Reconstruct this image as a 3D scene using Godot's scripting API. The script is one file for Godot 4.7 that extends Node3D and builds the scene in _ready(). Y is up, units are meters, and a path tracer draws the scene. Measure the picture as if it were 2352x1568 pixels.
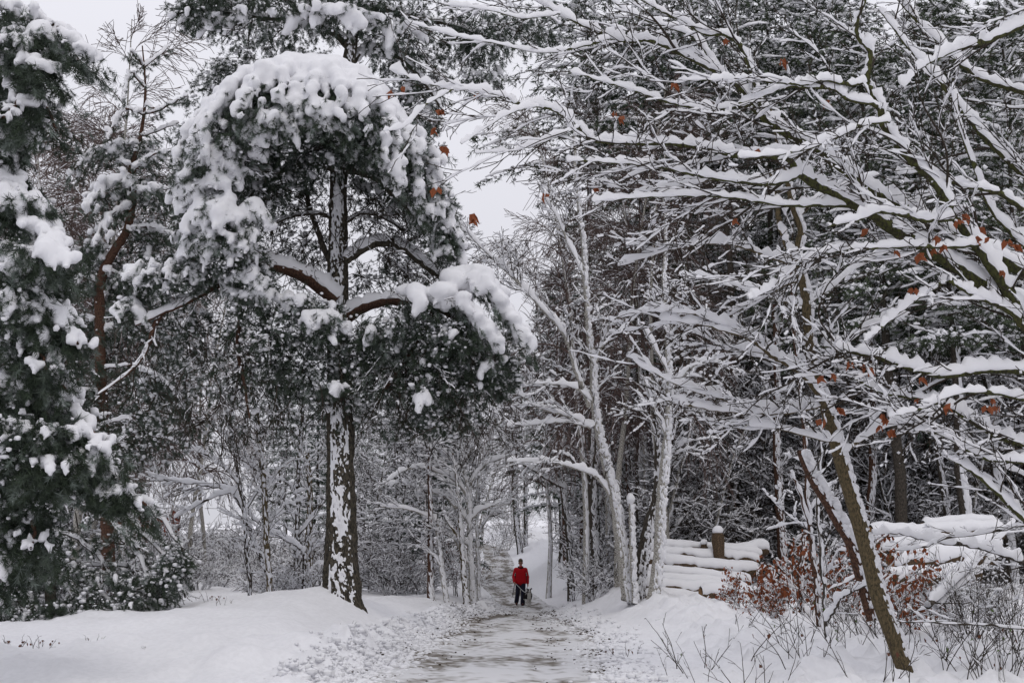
extends Node3D
# A snowy wood track with a walker and a dog. Metres, y up, the camera looks along -z.

const LENS := 2613.0      # focal length in the units in which outlines were measured off the place (2352 wide)
const TILT := 0.1938      # the camera looks up a little
const EYE := Vector3(0, 1.6, 0)

var rng := RandomNumberGenerator.new()
var fn := FastNoiseLite.new()
var taken := {}
var M := {}

# ---------------------------------------------------------------- geometry collector
class Geo:
	var v := PackedVector3Array()
	var n := PackedVector3Array()
	var c := PackedColorArray()
	var ix := PackedInt32Array()
	var flat := false

	func tube(p: PackedVector3Array, r: PackedFloat32Array, k: int, rough := 0.0, noise: FastNoiseLite = null) -> void:
		var m := p.size()
		if m < 2:
			return
		var base := v.size()
		var u := Vector3(0.31, 0.21, 0.93)
		for s in m:
			var t := (p[mini(s + 1, m - 1)] - p[maxi(s - 1, 0)]).normalized()
			u = u - t * u.dot(t)
			if u.length_squared() < 0.001:
				u = t.cross(Vector3(1, 0.2, 0))
			u = u.normalized()
			var w := t.cross(u)
			for j in k:
				var a := TAU * j / k
				var q := u * cos(a) + w * sin(a)
				var rr := r[s]
				if rough > 0.0:
					var at := p[s] + q * rr
					rr *= 1.0 + rough * noise.get_noise_3d(at.x * 14.0, at.y * 3.5, at.z * 14.0) + rough * 0.6 * noise.get_noise_3d(at.x * 40.0, at.y * 11.0, at.z * 40.0)
				v.append(p[s] + q * rr)
				n.append(q)
		for s in m - 1:
			for j in k:
				var a := base + s * k + j
				var b := base + s * k + (j + 1) % k
				ix.append(a); ix.append(a + k); ix.append(b)
				ix.append(b); ix.append(a + k); ix.append(b + k)

	# snow lying along the upper side of a branch
	func snow(p: PackedVector3Array, r: PackedFloat32Array, depth: float, ph: float, k := 6, steep := 0.22, gappy := 1.0) -> void:
		var m := p.size()
		if m < 2:
			return
		var base := v.size()
		var run := ph
		for s in m:
			if s > 0:
				run += p[s].distance_to(p[s - 1])
			var t := (p[mini(s + 1, m - 1)] - p[maxi(s - 1, 0)]).normalized()
			var up := Vector3.UP - t * t.y
			var hor := up.length()
			up = up / maxf(hor, 0.02)
			if hor < 0.05:
				up = Vector3(0.3, 0, 0.95)
				up = (up - t * up.dot(t)).normalized()
			var side := up.cross(t)
			var lump := 0.52 + gappy * (0.2 * sin(run * 5.3 + ph * 3.0) + 0.22 * sin(run * 15.7 + ph * 7.0)) + 0.2 * sin(run * 31.0 + ph) + 0.12 * sin(run * 67.0 + ph * 2.0)
			var g := clampf((hor - steep) / 0.5, 0.0, 1.0)
			var h := depth * g * clampf(lump * 1.35, 0.0, 1.7)
			var jit := absf(fmod(sin(run * 91.7 + ph * 13.1) * 437.5, 1.0))
			h *= 0.72 + 0.56 * jit if k < 7 else 0.92 + 0.16 * jit
			if s == 0 or s == m - 1:
				h *= 0.5
			var w := r[s] * 0.92 + h * (0.3 + 0.1 * jit)
			var bottom := r[s] * 0.5 + h * 0.12
			if h < 0.006:
				w = r[s] * 0.4
				bottom = r[s] * 0.2
				h = -r[s] * 0.6
			var side_shift := 0.12 * h * sin(run * 9.0 + ph * 5.0)
			for j in k:
				var a := TAU * (j + 0.5) / k
				var ca := cos(a)
				var sa := sin(a)
				var y := (r[s] + h) * sa if sa > 0.0 else bottom * sa
				v.append(p[s] + side * (w * ca + side_shift * maxf(sa, 0.0)) + up * (y + r[s] * 0.15))
				n.append((side * ca / maxf(w, 0.003) + up * sa / maxf(r[s] + h, 0.003)).normalized())
		for s in m - 1:
			for j in k:
				var a := base + s * k + j
				var b := base + s * k + (j + 1) % k
				ix.append(a); ix.append(a + k); ix.append(b)
				ix.append(b); ix.append(a + k); ix.append(b + k)
		for e in [0, m - 1]:
			for j in range(1, k - 1):
				var a: int = base + e * k
				if e == 0:
					ix.append(a); ix.append(a + j); ix.append(a + j + 1)
				else:
					ix.append(a); ix.append(a + j + 1); ix.append(a + j)

	# snow blown against one side of a trunk: a rough crust whose thin places sink under the bark
	func crust(p: PackedVector3Array, r: PackedFloat32Array, towards: Vector3, half: float, thick: float, step: float, noise: FastNoiseLite, cover := 0.0, grain := 9.0, k := 16) -> void:
		var base := v.size()
		var rows := 0
		for s in p.size() - 1:
			var cuts := maxi(1, int(p[s].distance_to(p[s + 1]) / step))
			for q in cuts:
				var f := float(q) / cuts
				var at := p[s].lerp(p[s + 1], f)
				var rr := lerpf(r[s], r[s + 1], f)
				var t := (p[s + 1] - p[s]).normalized()
				var out := (towards - t * towards.dot(t)).normalized()
				var side := t.cross(out)
				for j in k + 1:
					var a := lerpf(-half, half, float(j) / k)
					var d := out * cos(a) + side * sin(a)
					var x := at + d * rr
					var e := 1.0 - absf(a) / half
					var z := noise.get_noise_3d(x.x * grain * 13.0, x.y * grain * 6.5, x.z * grain * 13.0) * 0.3 + noise.get_noise_3d(x.x * grain * 15.0, x.y * grain * 9.0, x.z * grain * 15.0) * 1.1 + noise.get_noise_3d(x.x * grain, x.y * grain * 0.35, x.z * grain) * 0.22
					var h := clampf(z * 2.1 + e * 0.85 - 0.62 + cover, -0.3, 0.9) * thick
					if j == 0 or j == k:
						h = -0.35 * thick
					v.append(x + d * h)
				rows += 1
		for s in rows - 1:
			for j in k:
				var a := base + s * (k + 1) + j
				ix.append(a); ix.append(a + k + 1); ix.append(a + 1)
				ix.append(a + 1); ix.append(a + k + 1); ix.append(a + k + 2)
		smooth_from(base)

	func smooth_from(base: int) -> void:
		n.resize(v.size())
		for q in range(base, v.size()):
			n[q] = Vector3.ZERO
		for q in range(0, ix.size(), 3):
			var a := ix[q]
			if a < base:
				continue
			var b := ix[q + 1]
			var d := ix[q + 2]
			var f := (v[d] - v[a]).cross(v[b] - v[a])
			n[a] += f
			n[b] += f
			n[d] += f
		for q in range(base, v.size()):
			n[q] = n[q].normalized()

	func roughen(base: int, amp: float, noise: FastNoiseLite) -> void:
		for q in range(base, v.size()):
			var x := v[q]
			v[q] = x + n[q] * amp * (noise.get_noise_3d(x.x * 11.0, x.y * 11.0, x.z * 11.0) + 0.6 * noise.get_noise_3d(x.x * 30.0, x.y * 30.0, x.z * 30.0))
		smooth_from(base)

	# a small rounded lump
	func lump(p: Vector3, r: float, sq: float, seed_: float, rows := 3, k := 6) -> void:
		var base := v.size()
		for s in rows + 1:
			var b := PI * s / rows
			for j in k:
				var a := TAU * (j + 0.5 * (s % 2)) / k
				var d := Vector3(sin(b) * cos(a), cos(b), sin(b) * sin(a))
				var w := 1.0 + 0.22 * sin(d.x * 3.1 + seed_) + 0.18 * sin(d.z * 4.3 + seed_ * 2.0)
				v.append(p + Vector3(d.x, d.y * sq, d.z) * r * w)
				n.append(Vector3(d.x, d.y / sq, d.z).normalized())
		for s in rows:
			for j in k:
				var a := base + s * k + j
				var b := base + s * k + (j + 1) % k
				ix.append(a); ix.append(a + k); ix.append(b)
				ix.append(b); ix.append(a + k); ix.append(b + k)

	# needles of one shoot, each a thin blade
	func needles(p: Vector3, dir: Vector3, long: float, many: int, needle: float, width: float, rg: RandomNumberGenerator, tint := Color(0, 0, 0, 0)) -> void:
		for q in many:
			var f := rg.randf()
			var o := p + dir * long * f
			var d := (dir * 0.75 + Vector3(rg.randfn(), rg.randfn(), rg.randfn()) * 0.62).normalized()
			var s := d.cross(Vector3(rg.randfn(), rg.randfn(), rg.randfn())).normalized() * width
			var b := v.size()
			v.append(o - s); v.append(o + s); v.append(o + d * needle * rg.randf_range(0.7, 1.2))
			ix.append(b); ix.append(b + 1); ix.append(b + 2)
			if tint.a > 0.0:
				var z := rg.randf_range(0.6, 1.35)
				var cc := Color(tint.r * z, tint.g * z, tint.b * z)
				c.append(cc); c.append(cc); c.append(cc)

	# one hanging leaf, folded along its middle
	func leaf(p: Vector3, dir: Vector3, long: float, wide: float, rg: RandomNumberGenerator) -> void:
		var s := dir.cross(Vector3(rg.randfn(), rg.randfn(), rg.randfn())).normalized()
		var o := dir.cross(s).normalized()
		var b := v.size()
		v.append(p); v.append(p + dir * long * 0.4 + s * wide + o * wide * 0.4); v.append(p + dir * long); v.append(p + dir * long * 0.45 - s * wide + o * wide * 0.4); v.append(p + dir * long * 0.5)
		for q in [[0, 1, 4], [1, 2, 4], [2, 3, 4], [3, 0, 4]]:
			for e in q:
				ix.append(b + e)

	func mesh(origin := Vector3.ZERO) -> ArrayMesh:
		var a := []
		a.resize(Mesh.ARRAY_MAX)
		if origin != Vector3.ZERO:
			var w := PackedVector3Array()
			w.resize(v.size())
			for q in v.size():
				w[q] = v[q] - origin
			a[Mesh.ARRAY_VERTEX] = w
		else:
			a[Mesh.ARRAY_VERTEX] = v
		if n.size() == v.size():
			a[Mesh.ARRAY_NORMAL] = n
		if c.size() == v.size():
			a[Mesh.ARRAY_COLOR] = c
		a[Mesh.ARRAY_INDEX] = ix
		var m := ArrayMesh.new()
		m.add_surface_from_arrays(Mesh.PRIMITIVE_TRIANGLES, a)
		return m

# ---------------------------------------------------------------- a field of merged balls, meshed as surface nets
class Field:
	var o: Vector3
	var h: float
	var nx: int
	var ny: int
	var nz: int
	var f := PackedFloat32Array()
	var lo := PackedInt32Array()
	var hi := PackedInt32Array()

	func _init(a: Vector3, b: Vector3, cell: float, fill := 0.0) -> void:
		o = a
		h = cell
		nx = int((b.x - a.x) / cell) + 3
		ny = int((b.y - a.y) / cell) + 3
		nz = int((b.z - a.z) / cell) + 3
		f.resize(nx * ny * nz)
		if fill != 0.0:
			f.fill(fill)
		lo.resize(ny * nz)
		hi.resize(ny * nz)
		lo.fill(1 << 20)
		hi.fill(-1)

	func ball(p: Vector3, r: float, sq := 1.0) -> void:
		var R := r * 1.414
		var q := (p - o) / h
		var k := R / h
		var ky := k * sq
		var x0 := maxi(1, ceili(q.x - k))
		var x1 := mini(nx - 2, floori(q.x + k))
		if x1 < x0:
			return
		for z in range(maxi(1, ceili(q.z - k)), mini(nz - 2, floori(q.z + k)) + 1):
			var dz := (z - q.z) / k
			for y in range(maxi(1, ceili(q.y - ky)), mini(ny - 2, floori(q.y + ky)) + 1):
				var dy := (y - q.y) / ky
				var e := 1.0 - dz * dz - dy * dy
				if e <= 0.0:
					continue
				var row := z * ny + y
				lo[row] = mini(lo[row], x0)
				hi[row] = maxi(hi[row], x1)
				var i := row * nx + x0
				for x in range(x0, x1 + 1):
					var dx := (x - q.x) / k
					var g := e - dx * dx
					if g > 0.0:
						f[i] += g * g
					i += 1

	# a tapered capsule joined with a smooth union (for bodies); the field holds minus the distance
	func bone(a: Vector3, b: Vector3, ra: float, rb: float, soft := 0.03, flatz := 1.0) -> void:
		var m := maxf(ra, rb) + soft * 2.0 + h * 2.0
		var l := ((a.min(b) - Vector3.ONE * m) - o) / h
		var u := ((a.max(b) + Vector3.ONE * m) - o) / h
		var ab := b - a
		var l2 := maxf(ab.length_squared(), 1e-6)
		for z in range(maxi(1, int(l.z)), mini(nz - 2, int(u.z) + 1) + 1):
			for y in range(maxi(1, int(l.y)), mini(ny - 2, int(u.y) + 1) + 1):
				var row := z * ny + y
				var x0 := maxi(1, int(l.x))
				var x1 := mini(nx - 2, int(u.x) + 1)
				lo[row] = mini(lo[row], x0)
				hi[row] = maxi(hi[row], x1)
				for x in range(x0, x1 + 1):
					var p := o + Vector3(x, y, z) * h
					var t := clampf((p - a).dot(ab) / l2, 0.0, 1.0)
					var w := p - (a + ab * t)
					w.z /= flatz
					var d := lerpf(ra, rb, t) - w.length()
					var i := row * nx + x
					var e := maxf(soft - absf(f[i] - d), 0.0)
					f[i] = maxf(f[i], d) + e * e / (4.0 * soft)

	func net(g: Geo, iso: float) -> void:
		var at := PackedInt32Array()
		at.resize(nx * ny * nz)
		at.fill(-1)
		var sy := nx
		var sz := nx * ny
		var off := [0, 1, sy, sy + 1, sz, sz + 1, sz + sy, sz + sy + 1]
		var e0 := [0, 2, 4, 6, 0, 1, 4, 5, 0, 1, 2, 3]
		var e1 := [1, 3, 5, 7, 2, 3, 6, 7, 4, 5, 6, 7]
		var w := PackedFloat32Array()
		w.resize(8)
		for z in nz - 1:
			for y in ny - 1:
				var a := 1 << 20
				var b := -1
				for q in [z * ny + y, z * ny + y + 1, (z + 1) * ny + y, (z + 1) * ny + y + 1]:
					a = mini(a, lo[q])
					b = maxi(b, hi[q])
				if b < 0:
					continue
				var row := z * sz + y * sy
				for x in range(maxi(0, a - 1), mini(nx - 2, b + 1) + 1):
					var i := row + x
					var inside := 0
					for q in 8:
						w[q] = f[i + off[q]] - iso
						if w[q] > 0.0:
							inside += 1
					if inside == 0 or inside == 8:
						continue
					var sum := Vector3.ZERO
					var many := 0
					for q in 12:
						var a0: int = e0[q]
						var b0: int = e1[q]
						var wa := w[a0]
						var wb := w[b0]
						if (wa > 0.0) == (wb > 0.0):
							continue
						var t := wa / (wa - wb)
						var pa := Vector3(a0 & 1, (a0 >> 1) & 1, a0 >> 2)
						var pb := Vector3(b0 & 1, (b0 >> 1) & 1, b0 >> 2)
						sum += pa.lerp(pb, t)
						many += 1
					at[i] = g.v.size()
					g.v.append(o + (Vector3(x, y, z) + sum / many) * h)
					g.n.append(-Vector3(w[1] + w[3] + w[5] + w[7] - w[0] - w[2] - w[4] - w[6], w[2] + w[3] + w[6] + w[7] - w[0] - w[1] - w[4] - w[5], w[4] + w[5] + w[6] + w[7] - w[0] - w[1] - w[2] - w[3]).normalized())
					if x > 0 and y > 0 and z > 0:
						if (w[0] > 0.0) != (w[1] > 0.0):
							quad(g, at[i - sy - sz], at[i - sz], at[i], at[i - sy], w[0] > 0.0)
						if (w[0] > 0.0) != (w[2] > 0.0):
							quad(g, at[i - sz - 1], at[i - 1], at[i], at[i - sz], w[0] > 0.0)
						if (w[0] > 0.0) != (w[4] > 0.0):
							quad(g, at[i - 1 - sy], at[i - sy], at[i], at[i - 1], w[0] > 0.0)

	func quad(g: Geo, a: int, b: int, d: int, e: int, out: bool) -> void:
		if a < 0 or b < 0 or d < 0 or e < 0:
			return
		if out:
			for q in [a, e, d, a, d, b]:
				g.ix.append(q)
		else:
			for q in [a, b, d, a, d, e]:
				g.ix.append(q)

# ---------------------------------------------------------------- naming and placing
func numbered(called: String) -> String:
	var k: int = taken.get(called, 0)
	taken[called] = k + 1
	return called if k == 0 else "%s_%03d" % [called, k]

func tag(o: Node3D, label: String, category: String, group := "", kind := "") -> void:
	o.set_meta("label", label)
	o.set_meta("category", category)
	if group:
		o.set_meta("group", group)
	if kind:
		o.set_meta("kind", kind)

func thing(called: String, label: String, category: String, at := Vector3.ZERO, group := "") -> Node3D:
	var o := Node3D.new()
	o.name = numbered(called)
	add_child(o)
	o.position = at
	tag(o, label, category, group)
	return o

func part(parent: Node3D, called: String, g: Geo, m: Material, origin := Vector3.ZERO, stuff := false) -> MeshInstance3D:
	if g.ix.is_empty():
		return null
	return shown(parent, called, g.mesh(origin), m, stuff)

func shown(parent: Node3D, called: String, mesh: Mesh, m: Material, stuff := false) -> MeshInstance3D:
	var o := MeshInstance3D.new()
	o.name = called
	o.mesh = mesh
	o.material_override = m
	if stuff:
		o.set_meta("kind", "stuff")
	parent.add_child(o, true)
	return o

func scatter(parent: Node3D, called: String, mesh: Mesh, m: Material, where: Array, tints: PackedColorArray, origin: Vector3) -> void:
	if where.is_empty():
		return
	var mm := MultiMesh.new()
	mm.transform_format = MultiMesh.TRANSFORM_3D
	mm.use_colors = not tints.is_empty()
	mm.mesh = mesh
	mm.instance_count = where.size()
	for q in where.size():
		var t: Transform3D = where[q]
		t.origin -= origin
		mm.set_instance_transform(q, t)
		if not tints.is_empty():
			mm.set_instance_color(q, tints[q])
	var o := MultiMeshInstance3D.new()
	o.name = called
	o.multimesh = mm
	o.material_override = m
	o.set_meta("kind", "stuff")
	parent.add_child(o, true)

func again(o: Node3D, at: Vector3, turn: float, size: float, label: String, group: String) -> Node3D:
	var c: Node3D = o.duplicate()
	c.name = numbered(String(o.name).rstrip("_0123456789"))
	add_child(c)
	c.position = at
	c.rotation = Vector3(rng.randf_range(-0.05, 0.05), turn, rng.randf_range(-0.05, 0.05))
	c.scale = Vector3.ONE * size
	c.set_meta("label", label)
	c.set_meta("group", group)
	return c

# ---------------------------------------------------------------- measuring
# the place that is seen in direction (x, y) at d metres along the ground
func P(x: float, y: float, d: float) -> Vector3:
	var sx := (x - 1176.0) / LENS
	var sy := (784.0 - y) / LENS
	var dir := Vector3(sx, sin(TILT) + cos(TILT) * sy, -(cos(TILT) - sin(TILT) * sy))
	return EYE + dir * (d / -dir.z)

func table(t: Array, d: float) -> float:
	for q in t.size() - 1:
		if d <= t[q + 1][0]:
			var f: float = clampf((d - t[q][0]) / (t[q + 1][0] - t[q][0]), 0.0, 1.0)
			return lerpf(t[q][1], t[q + 1][1], f * f * (3.0 - 2.0 * f) if t.size() < 4 else f)
	return t[-1][1]

var TRACK := [[10.0, -0.75], [15.4, -0.5], [20.0, -0.25], [27.0, 0.1], [32.0, 0.05], [36.0, -0.05], [38.0, 0.15], [40.0, 0.55], [44.0, 0.6], [47.0, 0.55], [52.0, 0.05], [56.0, -0.45], [60.0, -0.8], [72.0, -0.75], [85.0, -1.3], [100.0, -3.5], [130.0, -11.0]]
var WIDTH := [[10.0, 1.9], [20.0, 1.8], [27.0, 1.85], [32.0, 1.6], [36.0, 1.55], [38.0, 1.25], [40.0, 0.9], [44.0, 0.95], [47.0, 1.1], [56.0, 1.0], [60.0, 0.9], [130.0, 1.0]]
var LEVEL := [[0.0, 0.0], [48.0, 0.0], [60.0, 0.84], [85.0, 2.7], [120.0, 4.6], [200.0, 8.0], [400.0, 12.0]]
var RIGHT := [[0.0, -0.1], [14.0, -0.05], [17.0, 0.02], [21.0, 0.2], [26.0, 0.42], [31.0, 0.62], [36.0, 0.8], [45.0, 1.0], [60.0, 1.8], [85.0, 3.5], [120.0, 5.5], [200.0, 9.0], [400.0, 13.0]]
var LEFT := [[0.0, -0.2], [15.0, 0.02], [18.0, 0.35], [21.0, 0.7], [24.0, 1.02], [26.0, 1.04], [29.0, 0.85], [33.0, 0.5], [40.0, 0.45], [50.0, 0.7], [70.0, 1.9], [120.0, 4.8], [200.0, 8.5], [400.0, 12.0]]

func ground_at(x: float, z: float) -> float:
	var d := -z
	var c := table(TRACK, d)
	var w := table(WIDTH, d)
	var road := table(LEVEL, d)
	var off := absf(x - c) - w
	var t := clampf(off / 2.6, 0.0, 1.0)
	t = t * t * (3.0 - 2.0 * t)
	var side: float
	if x < c:
		side = table(LEFT, d)
		if d < 34.0:
			side = lerpf(side, side * 0.5, smoothstep(-3.0, -11.5, x) * smoothstep(34.0, 28.0, d))
	else:
		side = table(RIGHT, d)
	var y := lerpf(road, side, t)
	var rough := smoothstep(-0.1, 0.9, off)
	y += fn.get_noise_2d(x * 0.9, z * 0.9) * 0.16 * smoothstep(0.2, 2.0, off)
	if x > c:
		y += maxf(0.0, fn.get_noise_2d(x * 4.5 + 40.0, z * 4.5)) * 0.4 * smoothstep(0.8, 2.2, off) + fn.get_noise_2d(x * 13.0, z * 13.0 + 9.0) * 0.1 * smoothstep(0.8, 2.2, off)
	else:
		y += fn.get_noise_2d(x * 5.0, z * 2.0 + 70.0) * 0.035 * rough
		y += (fn.get_noise_2d(x * 9.0, z * 6.0 + 70.0) * 0.03 + fn.get_noise_2d(x * 26.0, z * 20.0 + 70.0) * 0.012) * rough
	# the mound at the big pine's foot, and rounded heaps beside the track
	y += 0.24 * exp(-(pow(x + 3.74, 2.0) + pow(z + 25.0, 2.0)) / 0.4)
	y += 0.4 * exp(-(pow((x + 3.35) / 0.55, 2.0) + pow((z + 18.6) / 0.8, 2.0))) + 0.34 * exp(-(pow((x + 2.95) / 0.4, 2.0) + pow((z + 20.2) / 0.7, 2.0))) + 0.24 * exp(-(pow((x + 3.9) / 0.5, 2.0) + pow((z + 17.2) / 0.6, 2.0)))
	y += 0.22 * maxf(0.0, fn.get_noise_2d(x * 2.6, z * 1.8 + 20.0)) * smoothstep(20.5, 18.5, d) * smoothstep(-2.6, -3.6, x)
	y += 0.13 * exp(-(pow(x - 5.9, 2.0) + pow(z + 17.0, 2.0)) / 0.14)
	# the ridge thrown up by the plough along the edge of the track
	var ridge := exp(-pow((off - 0.55) / 0.42, 2.0))
	var up := 0.14 + 0.22 * fn.get_noise_2d(x * 3.5 + 11.0, z * 3.5) + 0.12 * fn.get_noise_2d(x * 11.0, z * 11.0) + 0.07 * fn.get_noise_2d(x * 30.0, z * 30.0)
	if x < c:
		y += ridge * maxf(up, 0.0) * 1.25 * smoothstep(60.0, 48.0, d)
		y += fn.get_noise_2d(x * 34.0, z * 34.0) * 0.05 * smoothstep(-0.15, 0.1, off) * (1.0 - smoothstep(0.7, 1.2, off))
	else:
		y += ridge * maxf(up - 0.1, 0.0) * 0.7
	if off < 0.0:
		y -= 0.09 * smoothstep(0.0, -0.15, off)
	return y

func on_ground(x: float, d: float, sink := 0.0) -> Vector3:
	return Vector3(x, ground_at(x, -d) - sink, -d)

# a smooth line through measured stations [x, y, width]; its depth runs from d0 to d1
func line(st: Array, d0: float, d1: float, fine := 4, wig := 0.0, slim := 1.0) -> Array:
	var a := PackedVector3Array()
	var ra := PackedFloat32Array()
	var m := st.size()
	for q in m:
		var d := lerpf(d0, d1, float(q) / (m - 1))
		a.append(P(st[q][0], st[q][1], d))
		ra.append(st[q][2] * 0.5 / LENS * d * slim)
	var p := PackedVector3Array()
	var r := PackedFloat32Array()
	for q in m - 1:
		for e in fine:
			var t := float(e) / fine
			var w := a[q].cubic_interpolate(a[q + 1], a[maxi(q - 1, 0)], a[mini(q + 2, m - 1)], t)
			if wig > 0.0:
				w += Vector3(rng.randfn(), rng.randfn(), rng.randfn()) * wig
			p.append(w)
			r.append(lerpf(ra[q], ra[q + 1], t))
	p.append(a[m - 1])
	r.append(ra[m - 1])
	return [p, r]

# ---------------------------------------------------------------- growing
# o: seg, wig, lift (rise or droop), kids (per level), ratio, angle, flat, depth (snow), min (thinnest), levels, tips (collects ends)
func grow(w: Geo, s: Geo, p0: Vector3, dir: Vector3, L: float, r0: float, lev: int, o: Dictionary) -> void:
	var seg: int = maxi(3, int(o.seg * (1.0 if lev == 0 else 0.7 if lev == 1 else 0.5)))
	var p := PackedVector3Array([p0])
	var r := PackedFloat32Array([r0])
	var d := dir
	var at := p0
	var thin: float = o.min
	for q in seg:
		d = (d + Vector3(rng.randfn(), rng.randfn() * 0.7, rng.randfn()) * o.wig + Vector3(0, o.lift * L / seg, 0)).normalized()
		at += d * (L / seg)
		p.append(at)
		r.append(maxf(lerpf(r0, thin, (q + 1.0) / seg), thin * 0.8))
	var sides := 3 if r0 < 0.012 else 4 if r0 < 0.03 else 6
	w.tube(p, r, sides)
	var last: bool = lev >= o.levels
	if o.depth > 0.0 and rng.randf() < o.get("laden", 1.0) * (0.3 if last else 0.85):
		var dep: float = o.depth * clampf(0.6 + r0 * 14.0, 0.6, 2.2) * rng.randf_range(0.6, 1.3)
		var fp := PackedVector3Array()
		var fr := PackedFloat32Array()
		var f0 := rng.randi_range(0, maxi(0, seg / 2)) if last else 0
		var cut := 3 if lev > 0 else 2
		for q in range(f0, seg):
			for z in cut:
				var t := float(z) / cut
				fp.append(p[q].cubic_interpolate(p[q + 1], p[maxi(q - 1, 0)], p[mini(q + 2, seg)], t))
				fr.append(lerpf(r[q], r[q + 1], t))
		fp.append(p[seg])
		fr.append(r[seg])
		s.snow(fp, fr, dep, rng.randf() * 40.0, o.get("round", 5) if lev > 0 else 6, 0.22, 1.6)
	if lev < o.levels and o.depth > 0.025:
		for q in range(1, seg + 1):
			if rng.randf() < 0.22:
				s.lump(p[q] + Vector3(0, o.depth * 0.45, 0), o.depth * rng.randf_range(0.45, 1.0), rng.randf_range(0.7, 1.0), rng.randf() * 20.0, 2 if o.has("round") else 3, 5)
	if lev >= o.levels:
		if o.has("tips"):
			o.tips.append([p[p.size() - 1], d])
			o.tips.append([p[p.size() / 2], d])
		return
	var kids: int = o.kids[lev]
	for k in kids:
		var f := 0.14 + 0.86 * (k + rng.randf()) / kids
		var g := f * seg
		var q := mini(int(g), seg - 1)
		var base := p[q].lerp(p[q + 1], g - q)
		var t := (p[q + 1] - p[q]).normalized()
		var side := t.cross(Vector3(rng.randfn(), rng.randfn(), rng.randfn())).normalized()
		side.y *= o.flat
		var a: float = o.angle * rng.randf_range(0.7, 1.3)
		var nd := (t * cos(a) + side * sin(a)).normalized()
		grow(w, s, base, nd, L * o.ratio * (1.15 - 0.6 * f) * rng.randf_range(0.6, 1.3), maxf(r[q] * 0.55, thin), lev + 1, o)

# side shoots along a traced limb
func sprout(w: Geo, s: Geo, ln: Array, per: float, long0: float, long1: float, o: Dictionary, from := 0.0) -> void:
	var p: PackedVector3Array = ln[0]
	var r: PackedFloat32Array = ln[1]
	for q in range(int(p.size() * from), p.size() - 1):
		var l := p[q].distance_to(p[q + 1])
		var many := l * per
		var n := int(many) + (1 if rng.randf() < many - int(many) else 0)
		for e in n:
			var t := (p[q + 1] - p[q]) / l
			var side := t.cross(Vector3(rng.randfn(), rng.randfn(), rng.randfn())).normalized()
			side.y *= o.flat
			var a: float = o.angle * rng.randf_range(0.65, 1.35)
			var nd := (t * cos(a) + side * sin(a) + Vector3(0, 0, o.get("back", 0.0))).normalized()
			var L := rng.randf_range(long0, long1) * clampf(0.4 + r[q] / 0.09, 0.4, 1.0)
			grow(w, s, p[q].lerp(p[q + 1], rng.randf()), nd, L, clampf(minf(L * 0.013, r[q] * 0.6), o.min, 0.05), 1 if L < 1.1 else 0, o)

# ---------------------------------------------------------------- materials
func lin(r: float, g: float, b: float) -> Color:
	return Color(r, g, b).linear_to_srgb()

func mottled(called: String, a: Color, b: Color, d: Color, scale: Vector3, rough := 0.9, seed_ := 1, bump := 0.0) -> StandardMaterial3D:
	var m := StandardMaterial3D.new()
	m.resource_name = called
	var nz := FastNoiseLite.new()
	nz.seed = seed_
	nz.frequency = 0.02
	nz.fractal_octaves = 5
	nz.fractal_gain = 0.62
	var t := NoiseTexture2D.new()
	t.width = 512
	t.height = 512
	t.seamless = true
	t.noise = nz
	var ramp := Gradient.new()
	ramp.offsets = PackedFloat32Array([0.0, 0.36, 0.5, 0.64, 1.0])
	ramp.colors = PackedColorArray([a, a, b, d, d])
	t.color_ramp = ramp
	m.albedo_texture = t
	m.uv1_triplanar = true
	m.uv1_scale = scale
	m.roughness = rough
	m.metallic_specular = 0.25
	if bump > 0.0:
		var q := NoiseTexture2D.new()
		q.width = 512
		q.height = 512
		q.seamless = true
		q.noise = nz
		q.as_normal_map = true
		q.bump_strength = bump
		m.normal_enabled = true
		m.normal_texture = q
	return m

func plain(called: String, c: Color, rough := 0.9, spec := 0.25) -> StandardMaterial3D:
	var m := StandardMaterial3D.new()
	m.resource_name = called
	m.albedo_color = c
	m.roughness = rough
	m.metallic_specular = spec
	return m

func tinted(called: String, rough := 0.9) -> StandardMaterial3D:
	var m := plain(called, Color.WHITE, rough)
	m.vertex_color_use_as_albedo = true
	return m

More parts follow.
